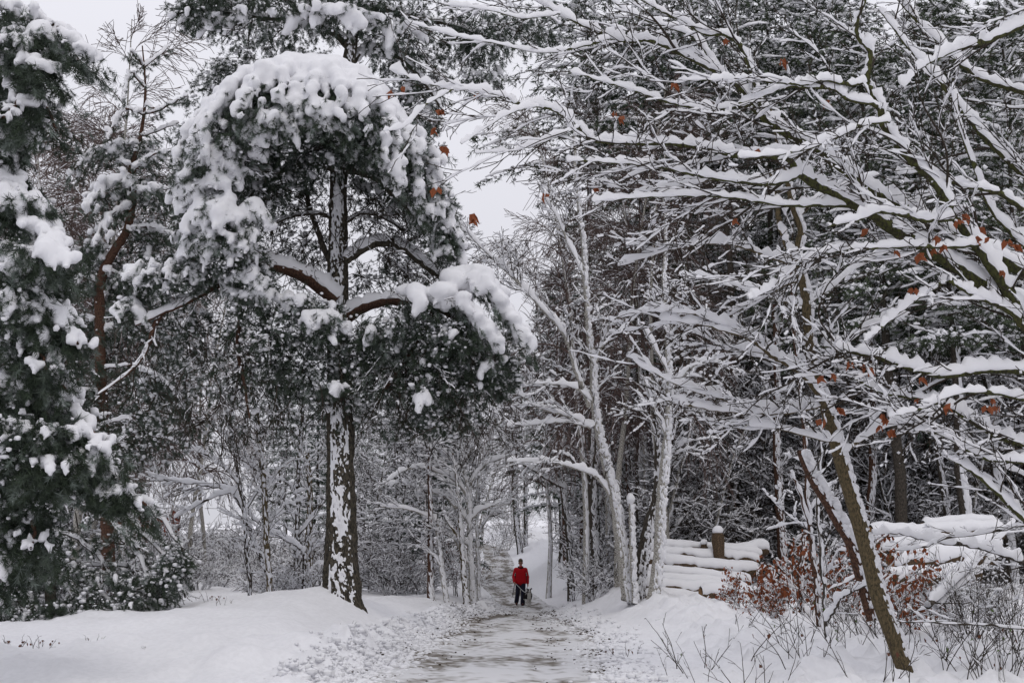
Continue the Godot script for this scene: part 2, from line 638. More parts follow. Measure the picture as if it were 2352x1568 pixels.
func materials() -> void:
	M.snow = plain("snow", lin(0.8, 0.8, 0.825), 0.9, 0.3)
	M.ground = mottled("ground_snow", lin(0.77, 0.77, 0.795), lin(0.8, 0.8, 0.825), lin(0.82, 0.82, 0.845), Vector3.ONE * 0.6, 0.9, 3, 3.0)
	M.ground.uv1_world_triplanar = true
	M.track = tinted("packed_snow_and_soil")
	M.pine_bark = mottled("pine_bark", lin(0.024, 0.022, 0.018), lin(0.055, 0.05, 0.038), lin(0.1, 0.085, 0.065), Vector3(2.2, 0.7, 2.2), 0.95, 5, 6.0)
	M.red_bark = mottled("reddish_pine_bark", lin(0.04, 0.026, 0.02), lin(0.075, 0.041, 0.029), lin(0.125, 0.068, 0.046), Vector3(2.5, 1.5, 2.5), 0.95, 6, 4.0)
	M.beech_bark = mottled("beech_bark", lin(0.05, 0.043, 0.026), lin(0.1, 0.078, 0.045), lin(0.14, 0.105, 0.06), Vector3(3.0, 1.3, 3.0), 0.85, 7, 3.0)
	M.oak_bark = mottled("mossy_oak_bark", lin(0.03, 0.028, 0.02), lin(0.055, 0.052, 0.028), lin(0.085, 0.095, 0.03), Vector3(2.0, 1.0, 2.0), 0.95, 8, 5.0)
	M.birch_bark = mottled("birch_bark", lin(0.05, 0.045, 0.04), lin(0.42, 0.4, 0.36), lin(0.55, 0.53, 0.48), Vector3(1.2, 5.0, 1.2), 0.85, 9)
	M.dark_bark = mottled("dark_bark", lin(0.03, 0.027, 0.023), lin(0.055, 0.048, 0.04), lin(0.1, 0.085, 0.07), Vector3(2.5, 0.9, 2.5), 0.95, 10)
	M.twig = plain("twig_bark", lin(0.045, 0.036, 0.028))
	M.far_twig = plain("grey_twig_bark", lin(0.05, 0.042, 0.036))
	M.pink_twig = plain("birch_twig", lin(0.115, 0.082, 0.073))
	M.needle = tinted("pine_needles", 0.75)
	M.far_needle = tinted("conifer_needles", 0.8)
	M.brown_leaf = plain("withered_leaf", lin(0.2, 0.065, 0.03), 0.8)
	M.brown_leaf.backlight_enabled = true
	M.brown_leaf.backlight = lin(0.1, 0.03, 0.012)
	M.dark_leaf = plain("dark_withered_leaf", lin(0.12, 0.055, 0.035), 0.85)
	M.green_leaf = plain("green_leaf", lin(0.08, 0.13, 0.03), 0.6)
	M.log_bark = mottled("log_bark", lin(0.05, 0.038, 0.028), lin(0.1, 0.07, 0.045), lin(0.16, 0.11, 0.07), Vector3(1.5, 3.0, 3.0), 0.95, 12, 5.0)
	M.cut_wood = mottled("bare_wood", lin(0.12, 0.065, 0.03), lin(0.25, 0.145, 0.065), lin(0.33, 0.2, 0.095), Vector3(5.0, 0.8, 5.0), 0.85, 13)
	M.soil = plain("soil_clods", lin(0.07, 0.055, 0.042))
	M.brick = mottled("red_brick", lin(0.16, 0.045, 0.03), lin(0.22, 0.065, 0.04), lin(0.26, 0.085, 0.055), Vector3.ONE * 2.0, 0.9, 14)

# ---------------------------------------------------------------- trees of the wood, made once and set out many times
func twiggy(called: String, label: String, h: float, r: float, lean: Vector3, first: float, many: int, o: Dictionary, bark: Material, twig: Material, group: String, reach := 0.3, crusted := 0.05) -> Node3D:
	var t := thing(called, label, "tree", Vector3.ZERO, group)
	var trunk := Geo.new()
	var w := Geo.new()
	var s := Geo.new()
	var p := PackedVector3Array()
	var rr := PackedFloat32Array()
	var seg := 12
	var d := Vector3.UP
	var at := Vector3(0, -0.4, 0)
	for q in seg + 1:
		var f := float(q) / seg
		p.append(at)
		rr.append(lerpf(r, 0.012, pow(f, 0.85)) * (1.25 if q == 0 else 1.0))
		d = (d + lean / seg + Vector3(rng.randfn(), 0, rng.randfn()) * 0.05).normalized()
		at += d * ((h + 0.4) / seg)
	trunk.tube(p, rr, 8, 0.12, fn)
	for q in many:
		var f := first + (0.97 - first) * (q + rng.randf()) / many
		var g := f * seg
		var e := mini(int(g), seg - 1)
		var a := rng.randf() * TAU
		var steep := lerpf(o.low, o.high, f) + rng.randfn() * 0.15
		var dir := Vector3(cos(a), steep, sin(a)).normalized()
		var L := h * reach * (1.1 - 0.75 * f) * rng.randf_range(0.55, 1.3)
		grow(w, s, p[e].lerp(p[e + 1], g - e), dir, L, clampf(rr[e] * 0.5, 0.012, 0.05), 0, o)
	if crusted > 0.0:
		s.crust(p, rr, Vector3(0.25, 0, 1).normalized(), 1.0, crusted, 0.1, fn, 0.02, 3.5, 8)
	part(t, "trunk", trunk, bark)
	part(t, "branches", w, twig, Vector3.ZERO, true)
	part(t, "snow", s, M.snow, Vector3.ZERO, true)
	return t

# a snowy pine or spruce of the background
func evergreen(called: String, label: String, h: float, r: float, first: float, whorls: int, reach: float, group: String, open := 1.0, tone := Color(0.035, 0.05, 0.035)) -> Node3D:
	var t := thing(called, label, "tree", Vector3.ZERO, group)
	var trunk := Geo.new()
	var w := Geo.new()
	var s := Geo.new()
	var nd := Geo.new()
	var p := PackedVector3Array()
	var rr := PackedFloat32Array()
	for q in 11:
		var f := q / 10.0
		p.append(Vector3(rng.randfn() * 0.06, h * f - 0.4, rng.randfn() * 0.06))
		rr.append(lerpf(r, 0.02, f))
	trunk.tube(p, rr, 8, 0.12, fn)
	s.crust(p, rr, Vector3(0.3, 0, 1).normalized(), 0.9, 0.04, 0.11, fn, -0.02, 3.5, 10)
	for q in whorls:
		var f := first + (0.98 - first) * (q + 0.5) / whorls
		var n := rng.randi_range(4, 6)
		for k in n:
			var a := TAU * (k + rng.randf() * 0.7) / n
			var L := reach * (1.08 - f) / (1.0 - first) * rng.randf_range(0.6, 1.25) + 0.35
			var at := Vector3(0, h * f - 0.4, 0)
			var dir := Vector3(cos(a), 0.28, sin(a)).normalized()
			var bp := PackedVector3Array([at])
			var br := PackedFloat32Array([0.035])
			var seg := maxi(4, int(L / 0.45))
			for e in seg:
				dir = (dir + Vector3(rng.randfn() * 0.09, -0.55 * L / seg / maxf(L, 1.2), rng.randfn() * 0.09)).normalized()
				at += dir * (L / seg)
				bp.append(at)
				br.append(lerpf(0.035, 0.012, (e + 1.0) / seg))
			w.tube(bp, br, 4)
			s.snow(bp, br, 0.09, rng.randf() * 30.0, 5)
			for e in range(1, seg + 1):
				var way := (bp[e] - bp[e - 1]).normalized()
				var side := way.cross(Vector3.UP).normalized()
				var wide := 0.28 * (1.0 - 0.5 * float(e) / seg) * minf(L, 2.0)
				for z in int(4 * open):
					var c := bp[e] + side * rng.randfn() * wide + way * rng.randf_range(-0.3, 0.3) + Vector3(0, -absf(rng.randfn()) * 0.12, 0)
					var fog := rng.randf()
					nd.needles(c, (way + side * rng.randfn() * 0.8 + Vector3(0, -0.5, 0)).normalized(), 0.2, 9, 0.25, 0.018, rng, tone.lerp(tone * 2.8, fog * fog))
					for h2 in 2:
						s.lump(c + Vector3(rng.randfn() * 0.12, 0.04, rng.randfn() * 0.12), 0.025 + 0.08 * pow(rng.randf(), 2.0), 0.7, rng.randf() * 20.0, 2, 5)
	part(t, "trunk", trunk, M.dark_bark)
	part(t, "branches", w, M.far_twig, Vector3.ZERO, true)
	part(t, "needles", nd, M.far_needle, Vector3.ZERO, true)
	part(t, "snow", s, M.snow, Vector3.ZERO, true)
	return t

# ---------------------------------------------------------------- snow-laden pine boughs near by
var shoot: ArrayMesh
var speck: ArrayMesh
class Bough:
	var where: Array = []
	var tints := PackedColorArray()
	var specks: Array = []

func shoot_at(b: Bough, p: Vector3, dir: Vector3, size: float) -> void:
	var y := dir.normalized()
	var x := y.cross(Vector3(rng.randfn(), rng.randfn(), rng.randfn())).normalized()
	b.where.append(Transform3D(Basis(x, y, x.cross(y)).scaled(Vector3.ONE * size), p))
	var f := rng.randf()
	var frost := f * f * f
	b.tints.append(Color(0.038, 0.052, 0.034).lerp(Color(0.17, 0.2, 0.18), frost) * rng.randf_range(0.7, 1.3))

# a cushion of snow that sags along its shoot: a chain of shrinking balls
func cushion(f: Field, at: Vector3, way: Vector3, r: float) -> void:
	var p := at
	var w := (way.normalized() * 0.8 + Vector3(rng.randfn() * 0.3, -0.5, rng.randfn() * 0.3)).normalized()
	var q := r
	for k in rng.randi_range(3, 6):
		f.ball(p + Vector3(rng.randfn(), rng.randfn() * 0.5, rng.randfn()) * q * 0.25, q, rng.randf_range(0.7, 1.0))
		w = (w + Vector3(rng.randfn() * 0.25, -0.35, rng.randfn() * 0.25)).normalized()
		p += w * q * rng.randf_range(0.7, 1.15)
		q *= rng.randf_range(0.62, 0.9)

# a bough along a measured line: balls of snow on top, needles below
func drape(f: Field, b: Bough, ln: Array, r0: float, r1: float, gap: float, hang: float, per := 16.0, wide := 0.25) -> void:
	var p: PackedVector3Array = ln[0]
	var run := 0.0
	for q in p.size() - 1:
		run += p[q].distance_to(p[q + 1])
	var n := int(run * per)
	for e in n:
		var t := (e + rng.randf()) / n
		var g := t * (p.size() - 1)
		var q := mini(int(g), p.size() - 2)
		var at := p[q].lerp(p[q + 1], g - q)
		var way := (p[q + 1] - p[q]).normalized()
		var side := way.cross(Vector3.UP).normalized()
		var r := lerpf(r0, r1, t) * rng.randf_range(0.7, 1.2)
		if e % 2 == 0 and rng.randf() > gap:
			cushion(f, at + side * rng.randfn() * wide * 0.5 + Vector3(0, r * 0.35, 0), way + side * rng.randfn() * 0.8, r * 0.8)
		for k in 2:
			var c := at + side * rng.randfn() * wide + Vector3(0, -rng.randf() * hang - 0.02, 0)
			shoot_at(b, c, way * 0.5 + side * rng.randfn() * 0.6 + Vector3(0, -0.6, 0.15 * rng.randfn()), rng.randf_range(0.7, 1.25))

# a mass of needles round a point that is seen at (x, y), with twigs and small cushions of snow
func mass(f: Field, b: Bough, w: Geo, s: Geo, x: float, y: float, rx: float, ry: float, d: float, rz: float, shoots: int, cushions: int, rc: float) -> void:
	var c := P(x, y, d)
	var e := Vector3(rx / LENS * d, ry / LENS * d, rz)
	shoots = int(shoots * 0.8)
	for q in shoots:
		var u := Vector3(rng.randfn(), rng.randfn(), rng.randfn()).normalized() * pow(rng.randf(), 0.4)
		shoot_at(b, c + u * e, u * 0.5 + Vector3(0, -0.55, 0) + Vector3(rng.randfn(), rng.randfn(), rng.randfn()) * 0.35, rng.randf_range(0.7, 1.3))
		var many := int(clampf(1.6 + 5.0 * fn.get_noise_3dv((c + u * e) * 3.0), 0.0, 4.0))
		for k in many:
			var z := 0.01 + 0.042 * pow(rng.randf(), 2.2)
			b.specks.append(Transform3D(Basis(Vector3.UP, rng.randf() * TAU).scaled(Vector3(z * rng.randf_range(0.8, 1.6), z * rng.randf_range(0.6, 1.1), z)), c + u * e + Vector3(rng.randfn() * 0.09, rng.randfn() * 0.09 + 0.02, rng.randfn() * 0.09)))
	for q in cushions:
		var u := Vector3(rng.randfn(), rng.randfn() * 0.8, rng.randfn()).normalized()
		u.y = u.y * 0.75 + 0.2
		u.z = absf(u.z) * 0.9
		var at := c + u * e * rng.randf_range(0.6, 1.0)
		var r := rc * rng.randf_range(0.6, 1.45)
		cushion(f, at, u * Vector3(1, 0.2, 1), r * 0.85)
		for k in 4:
			shoot_at(b, at + Vector3(rng.randfn(), -0.6, rng.randfn()) * r, Vector3(rng.randfn() * 0.5, -0.8, rng.randfn() * 0.5), 0.9)
	for q in int(shoots / 22.0):
		var u := Vector3(rng.randfn(), rng.randfn(), rng.randfn()).normalized() * e
		var p := PackedVector3Array([c + u * 0.1, c + u * 0.55 + Vector3(0, 0.06, 0), c + u * 0.95 - Vector3(0, 0.1, 0)])
		w.tube(p, PackedFloat32Array([0.016, 0.011, 0.006]), 4)

# ---------------------------------------------------------------- the scene
func _ready() -> void:
	var cam := Camera3D.new()
	cam.name = "camera"
	cam.fov = rad_to_deg(2.0 * atan(784.0 / LENS))
	cam.near = 0.1
	cam.far = 900.0
	cam.position = EYE
	cam.rotation = Vector3(TILT, 0, 0)
	add_child(cam)
	var env := Environment.new()
	env.background_mode = Environment.BG_SKY
	var sky := Sky.new()
	var sm := ProceduralSkyMaterial.new()
	sm.sky_top_color = lin(0.74, 0.74, 0.8)
	sm.sky_horizon_color = lin(0.405, 0.405, 0.44)
	sm.ground_bottom_color = lin(0.35, 0.35, 0.38)
	sm.ground_horizon_color = lin(0.38, 0.38, 0.41)
	sm.sky_curve = 0.6   # an overcast sky is brighter overhead than at the horizon
	sm.sun_angle_max = 1.0
	sky.sky_material = sm
	env.sky = sky
	env.background_energy_multiplier = 1.52
	env.tonemap_mode = Environment.TONE_MAPPER_LINEAR
	env.tonemap_exposure = 1.0
	env.sdfgi_enabled = true
	env.ssao_enabled = true
	env.ssil_enabled = true
	var we := WorldEnvironment.new()
	we.name = "world_environment"
	we.environment = env
	add_child(we)
	var sun := DirectionalLight3D.new()
	sun.name = "overcast_sun"
	sun.light_energy = 0.22
	sun.light_angular_distance = 25.0
	sun.light_color = Color(1.0, 0.985, 0.97)
	sun.shadow_enabled = true
	sun.rotation_degrees = Vector3(-52, 25, 0)
	add_child(sun)

	rng.seed = 77
	fn.seed = 5
	fn.frequency = 0.35
	fn.fractal_octaves = 3
	materials()
	var sg := Geo.new()
	sg.needles(Vector3.ZERO, Vector3.UP, 0.17, 44, 0.1, 0.0045, rng)
	sg.n.clear()
	shoot = sg.mesh()

	var pg := Geo.new()
	pg.lump(Vector3.ZERO, 1.0, 1.0, 3.0, 3, 6)
	speck = pg.mesh()
	ground()
	main_pine()
	oak()
	beech()
	left_pine()
	middle_pine()
	birches()
	wood()
	saplings()
	log_piles()
	walker()
	dog()
	small_things()

# ---------------------------------------------------------------- ground and track
func stops(a: float, b: float, near0: float, near1: float, fine: float, coarse: float) -> PackedFloat32Array:
	var t := PackedFloat32Array()
	var x := a
	while x < b:
		t.append(x)
		var out := maxf(0.0, maxf(near0 - x, x - near1))
		x += minf(fine + out * 0.08, coarse)
	t.append(b)
	return t

func ground() -> void:
	var xs := stops(-220.0, 220.0, -11.0, 11.0, 0.15, 9.0)
	var zs := stops(-9.0, 320.0, 14.0, 46.0, 0.16, 9.0)
	var g := Geo.new()
	for d in zs:
		for x in xs:
			g.v.append(Vector3(x, ground_at(x, -d), -d))
	var k := xs.size()
	for a in zs.size() - 1:
		for b in k - 1:
			var i := a * k + b
			for q in [i, i + k, i + 1, i + 1, i + k, i + k + 1]:
				g.ix.append(q)
	g.smooth_from(0)
	var o := part(self, "ground", g, M.ground)
	o.name = "ground"
	tag(o, "snow-covered ground of the banks and wood floor", "ground", "", "structure")
	# the track, a sheet of packed snow and soil just above
	var t := Geo.new()
	var rows := 0
	var cols := 44
	var d := 11.0
	while d < 118.0:
		var c := table(TRACK, d)
		var w := table(WIDTH, d) + 0.1
		for j in cols + 1:
			var u := 2.0 * j / cols - 1.0
			var x := c + u * w
			var y := table(LEVEL, d) - 0.02 + fn.get_noise_2d(x * 4.0, d * 4.0) * 0.018 + fn.get_noise_2d(x * 19.0, d * 19.0) * 0.016 + fn.get_noise_2d(x * 55.0, d * 55.0) * 0.006
			y -= 0.03 * (exp(-pow((u - 0.45) / 0.16, 2.0)) + exp(-pow((u + 0.45) / 0.16, 2.0)))
			t.v.append(Vector3(x, y, -d))
			var n1 := fn.get_noise_2d(x * 1.6, d * 0.9 + 31.0)
			var n2 := fn.get_noise_2d(x * 7.0 + 5.0, d * 5.0)
			var n3 := fn.get_noise_2d(x * 24.0, d * 20.0)
			var rut := exp(-pow((u - 0.42) / 0.2, 2.0)) + exp(-pow((u + 0.42) / 0.2, 2.0))
			var left_edge := smoothstep(-0.35, -0.85, u) * (smoothstep(25.5, 29.0, d) * smoothstep(40.5, 36.5, d) * 0.95 + smoothstep(18.5, 20.0, d) * smoothstep(24.5, 22.0, d) * 0.6)
			left_edge = maxf(left_edge, smoothstep(0.3, -0.5, u) * smoothstep(35.0, 36.5, d) * smoothstep(40.0, 38.5, d) * 0.8)
			var right_edge := smoothstep(0.72, 0.95, u) * smoothstep(24.0, 27.0, d) * smoothstep(40.0, 34.0, d) * 0.85
			var hill := smoothstep(42.0, 46.0, d) * 0.26 + smoothstep(60.0, 66.0, d) * 0.08
			var dirt := clampf(n1 * 0.6 + n2 * 0.5 + n3 * 0.55 + rut * 0.24 + left_edge * 1.0 + right_edge * 0.95 + hill - 0.08, 0.0, 1.0)
			dirt = smoothstep(0.1, 0.58, dirt)
			var packed := Color(0.66, 0.66, 0.675).lerp(Color(0.42, 0.41, 0.4), clampf(rut * 0.35 + n2 * 1.4 + n1, 0.0, 1.0))
			t.c.append(packed.lerp(Color(0.15, 0.13, 0.105), dirt * 0.92))
		rows += 1
		d += 0.11 + maxf(0.0, d - 30.0) * 0.004
	for a in rows - 1:
		for b in cols:
			var i := a * (cols + 1) + b
			for q in [i, i + cols + 1, i + 1, i + 1, i + cols + 1, i + cols + 2]:
				t.ix.append(q)
	t.smooth_from(0)
	var track := part(self, "path", t, M.track)
	tag(track, "packed snowy track with bare soil patches winding into the wood", "path", "", "structure")
	# crumbs of snow and clods of soil along its edges
	var cr := []
	var so := []
	for q in 9000:
		var dd := 15.0 + pow(rng.randf(), 1.5) * 30.0
		var left := rng.randf() < 0.72
		var c := table(TRACK, dd)
		var w := table(WIDTH, dd)
		var off := rng.randfn() * 0.3 + 0.2
		var x := c - w - off if left else c + w + off
		var y := maxf(ground_at(x, -dd), table(LEVEL, dd) - 0.03)
		var z := rng.randf_range(0.012, 0.04) * (2.0 if rng.randf() < 0.12 else 1.0)
		cr.append(Transform3D(Basis(Vector3.UP, rng.randf() * TAU).scaled(Vector3(z * 1.2, z * 0.8, z)), Vector3(x, y, -dd)))
	for q in 6500:
		var left := rng.randf() < 0.55
		var dd := rng.randf_range(25.0, 42.0) if rng.randf() < 0.7 else rng.randf_range(16.0, 26.0)
		var c := table(TRACK, dd)
		var w := table(WIDTH, dd)
		var off := rng.randfn() * 0.16 - 0.1
		if rng.randf() < 0.12:
			off = -rng.randf() * 1.2
		if left and rng.randf() < 0.3:
			dd = rng.randf_range(36.5, 39.2)
			off = -0.05 + rng.randfn() * 0.25
		var x := c - w - off if left else c + w + off
		if fn.get_noise_2d(x * 2.0, dd * 1.2 + 55.0) < (0.0 if dd < 27.0 else -0.08):
			continue
		var y := maxf(ground_at(x, -dd), table(LEVEL, dd) - 0.03)
		var z := 0.005 + 0.017 * pow(rng.randf(), 2.0)
		so.append(Transform3D(Basis(Vector3.UP, rng.randf() * TAU).scaled(Vector3(z * 1.5, z * 0.8, z)), Vector3(x, y + z * 0.3, -dd)))
	var a1 := thing("snow_crumbs", "crumbled snow thrown up along the edges of the track", "snow")
	a1.set_meta("kind", "stuff")
	scatter(a1, "crumbs", speck, M.snow, cr, PackedColorArray(), Vector3.ZERO)
	var a2 := thing("soil_clods", "dark soil and leaf litter along the track edges", "soil")
	a2.set_meta("kind", "stuff")
	scatter(a2, "clods", speck, M.soil, so, PackedColorArray(), Vector3.ZERO)

# ---------------------------------------------------------------- the big pine
func main_pine() -> void:
	var base := P(785, 1352, 25.0)
	base.y = ground_at(base.x, base.z)
	var t := thing("pine_tree", "tall pine with umbrella-shaped snow dome standing on the left bank", "tree", base)
	var st := [[787, 1430, 110], [786, 1352, 84], [784, 1290, 73], [783, 1200, 66], [781, 1000, 60], [777, 800, 52], [775, 600, 46], [778, 400, 40], [790, 250, 34], [805, 120, 30], [815, 0, 26], [825, -150, 20], [832, -320, 12]]
	var tk := line(st, 25.0, 25.3, 22)
	var g := Geo.new()
	g.tube(tk[0], tk[1], 44, 0.2, fn)
	part(t, "trunk", g, M.pine_bark, base)
	var cr := Geo.new()
	cr.crust(tk[0], tk[1], Vector3(0.08, 0, 1).normalized(), 0.8, 0.035, 0.03, fn, 0.06, 3.0, 30)
	part(t, "trunk_snow", cr, M.snow, base)
	var a := P(1300, 1000, 21.0)
	var b := P(300, -110, 28.0)
	var f := Field.new(Vector3(P(230, 500, 24.0).x, 4.0, -28.0), Vector3(P(1360, 500, 24.0).x, 14.1, -21.6), 0.06)
	var bo := Bough.new()
	var w := Geo.new()
	var s := Geo.new()
	var o := {"seg": 7, "wig": 0.16, "lift": -0.35, "kids": [7, 4], "ratio": 0.5, "angle": 0.8, "flat": 0.8, "depth": 0.03, "min": 0.007, "levels": 2, "laden": 0.5}
	# limbs
	var limbs := [
		[[[772, 688, 40], [735, 655, 38], [690, 628, 35], [640, 610, 32], [590, 612, 27], [520, 640, 22], [450, 680, 17], [380, 715, 12], [310, 745, 7]], 25.0, 23.6, 0.13],
		[[[790, 730, 36], [830, 705, 32], [880, 690, 28], [930, 690, 24], [1000, 705, 20], [1070, 745, 15], [1140, 820, 9]], 25.0, 24.2, 0.1],
		[[[790, 600, 22], [830, 572, 24], [870, 556, 24], [915, 562, 22], [960, 595, 19], [1005, 630, 15], [1060, 650, 9]], 25.0, 25.6, 0.09],
		[[[783, 388, 26], [825, 392, 24], [870, 412, 21], [915, 455, 18], [960, 498, 15], [1010, 540, 11], [1050, 590, 7]], 25.1, 25.2, 0.08],
		[[[772, 388, 22], [730, 374, 20], [685, 376, 17], [630, 400, 14], [580, 440, 11], [530, 500, 7]], 25.0, 24.6, 0.07],
		[[[792, 245, 26], [760, 205, 24], [715, 195, 20], [650, 235, 16], [570, 310, 12], [490, 410, 8]], 25.1, 23.6, 0.0],
		[[[795, 240, 24], [840, 225, 22], [890, 255, 18], [945, 330, 13], [995, 430, 8]], 25.1, 24.4, 0.0],
		[[[806, 110, 24], [760, 70, 20], [690, 45, 17], [600, 40, 13], [500, 25, 9], [400, 20, 5]], 25.3, 24.6, 0.05],
		[[[808, 140, 22], [850, 110, 19], [900, 120, 16], [960, 170, 12], [1010, 240, 7]], 25.4, 26.0, 0.05],
		[[[803, 170, 20], [850, 200, 17], [900, 225, 14], [940, 270, 10], [985, 310, 6]], 25.4, 27.0, 0.03],
		[[[795, 260, 16], [740, 290, 14], [690, 310, 12], [620, 330, 8]], 25.3, 27.0, 0.03],
		[[[812, 30, 20], [870, 20, 16], [950, 40, 12], [1050, 60, 8], [1120, 90, 5]], 25.4, 26.4, 0.05],
		[[[776, 640, 16], [740, 560, 14], [712, 480, 12], [700, 420, 8], [695, 380, 5]], 25.1, 26.0, 0.0],
		[[[775, 500, 10], [720, 490, 9], [660, 500, 7], [600, 530, 5]], 25.1, 25.8, 0.035],
		[[[780, 520, 10], [830, 490, 9], [880, 500, 7], [930, 530, 5]], 25.1, 25.8, 0.035],
		[[[783, 850, 12], [820, 840, 9], [860, 850, 7], [880, 880, 4]], 25.0, 24.2, 0.03],
		[[[600, 615, 12], [560, 700, 11], [545, 790, 9], [560, 880, 7], [572, 960, 4]], 24.3, 24.0, 0.0],
		[[[395, 690, 14], [355, 745, 12], [335, 805, 9], [295, 855, 7], [225, 905, 4]], 23.9, 23.4, 0.03],
		[[[1000, 705, 13], [960, 780, 11], [915, 850, 9], [880, 900, 5]], 24.6, 24.2, 0.0],
	]
	var k := 0
	for l in limbs:
		var ln := line(l[0], l[1], l[2], 5, 0.006)
		var lg := Geo.new()
		lg.tube(ln[0], ln[1], 10, 0.1, fn)
		var lm := part(t, "limb", lg, M.red_bark if k in [0, 1, 5, 16, 17, 18] else M.pine_bark, base)
		if l[3] > 0.0:
			var sn := Geo.new()
			sn.snow(ln[0], ln[1], l[3], k * 3.7, 9, 0.12)
			part(lm, "snow_cap", sn, M.snow, base)
		sprout(w, s, ln, 7.0, 0.3, 1.3, o, 0.25)
		k += 1
	# dead hanging twigs inside the crown
	var oh := {"seg": 6, "wig": 0.2, "lift": -0.9, "kids": [5, 3], "ratio": 0.55, "angle": 0.7, "flat": 1.0, "depth": 0.02, "min": 0.006, "levels": 2, "laden": 0.25, "round": 4}
	for q in 110:
		var at := P(rng.randf_range(420, 1130), rng.randf_range(720, 980), rng.randf_range(23.8, 25.8))
		grow(w, s, at, Vector3(rng.randfn() * 0.6, -0.6, rng.randfn() * 0.4).normalized(), rng.randf_range(0.6, 1.5), 0.012, 0, oh)
	for q in 120:
		var at := P(rng.randf_range(600, 1030), rng.randf_range(420, 690), rng.randf_range(24.4, 26.2))
		grow(w, s, at, Vector3(rng.randfn(), rng.randfn() * 0.7 - 0.2, rng.randfn()).normalized(), rng.randf_range(0.5, 1.1), 0.012, 0, oh)
	# the dome: boughs that spread from its top and hang down all round
	var top := P(722, 168, 24.3)
	for q in 46:
		var az := TAU * (q + rng.randf() * 0.6) / 46.0
		var dir := Vector3(cos(az), 0, sin(az))
		var wide: float = 2.95 if dir.x < 0.0 else 2.75
		var deep: float = 3.0 if dir.x < 0.0 else 3.5
		var e := absf(dir.x)
		wide = lerpf(1.7, wide, e)
		deep = lerpf(1.75, deep, e * e)
		wide *= rng.randf_range(0.9, 1.04)
		var p := PackedVector3Array()
		for z in 10:
			var u := z / 9.0 * PI * 0.5
			p.append(top + dir * wide * sin(u) + Vector3(0, -deep * (1.0 - cos(u)), 0) + Vector3(rng.randfn(), rng.randfn(), rng.randfn()) * 0.03)
		var n := 28
		for z in n:
			var u := (z + rng.randf()) / n
			var gq := u * 9.0
			var qi := mini(int(gq), 8)
			var at := p[qi].lerp(p[qi + 1], gq - qi)
			var keep := 1.0 - smoothstep(0.4, 0.95, u) * lerpf(0.85, 0.1, e * e)
			if rng.randf() < keep:
				var r := lerpf(0.2, 0.12, u) * rng.randf_range(0.6, 1.35)
				if u < 0.5:
					f.ball(at + Vector3(rng.randfn() * 0.05, r * 0.2, rng.randfn() * 0.05), r, 0.9)
				else:
					cushion(f, at + Vector3(0, r * 0.2, 0), p[qi + 1] - p[qi], r * 0.9)
			for m in 3:
				shoot_at(bo, at + Vector3(rng.randfn() * 0.13, -rng.randf_range(0.15, 0.55), rng.randfn() * 0.13), dir * 0.5 + Vector3(rng.randfn() * 0.3, -0.7, rng.randfn() * 0.3), rng.randf_range(0.7, 1.3))
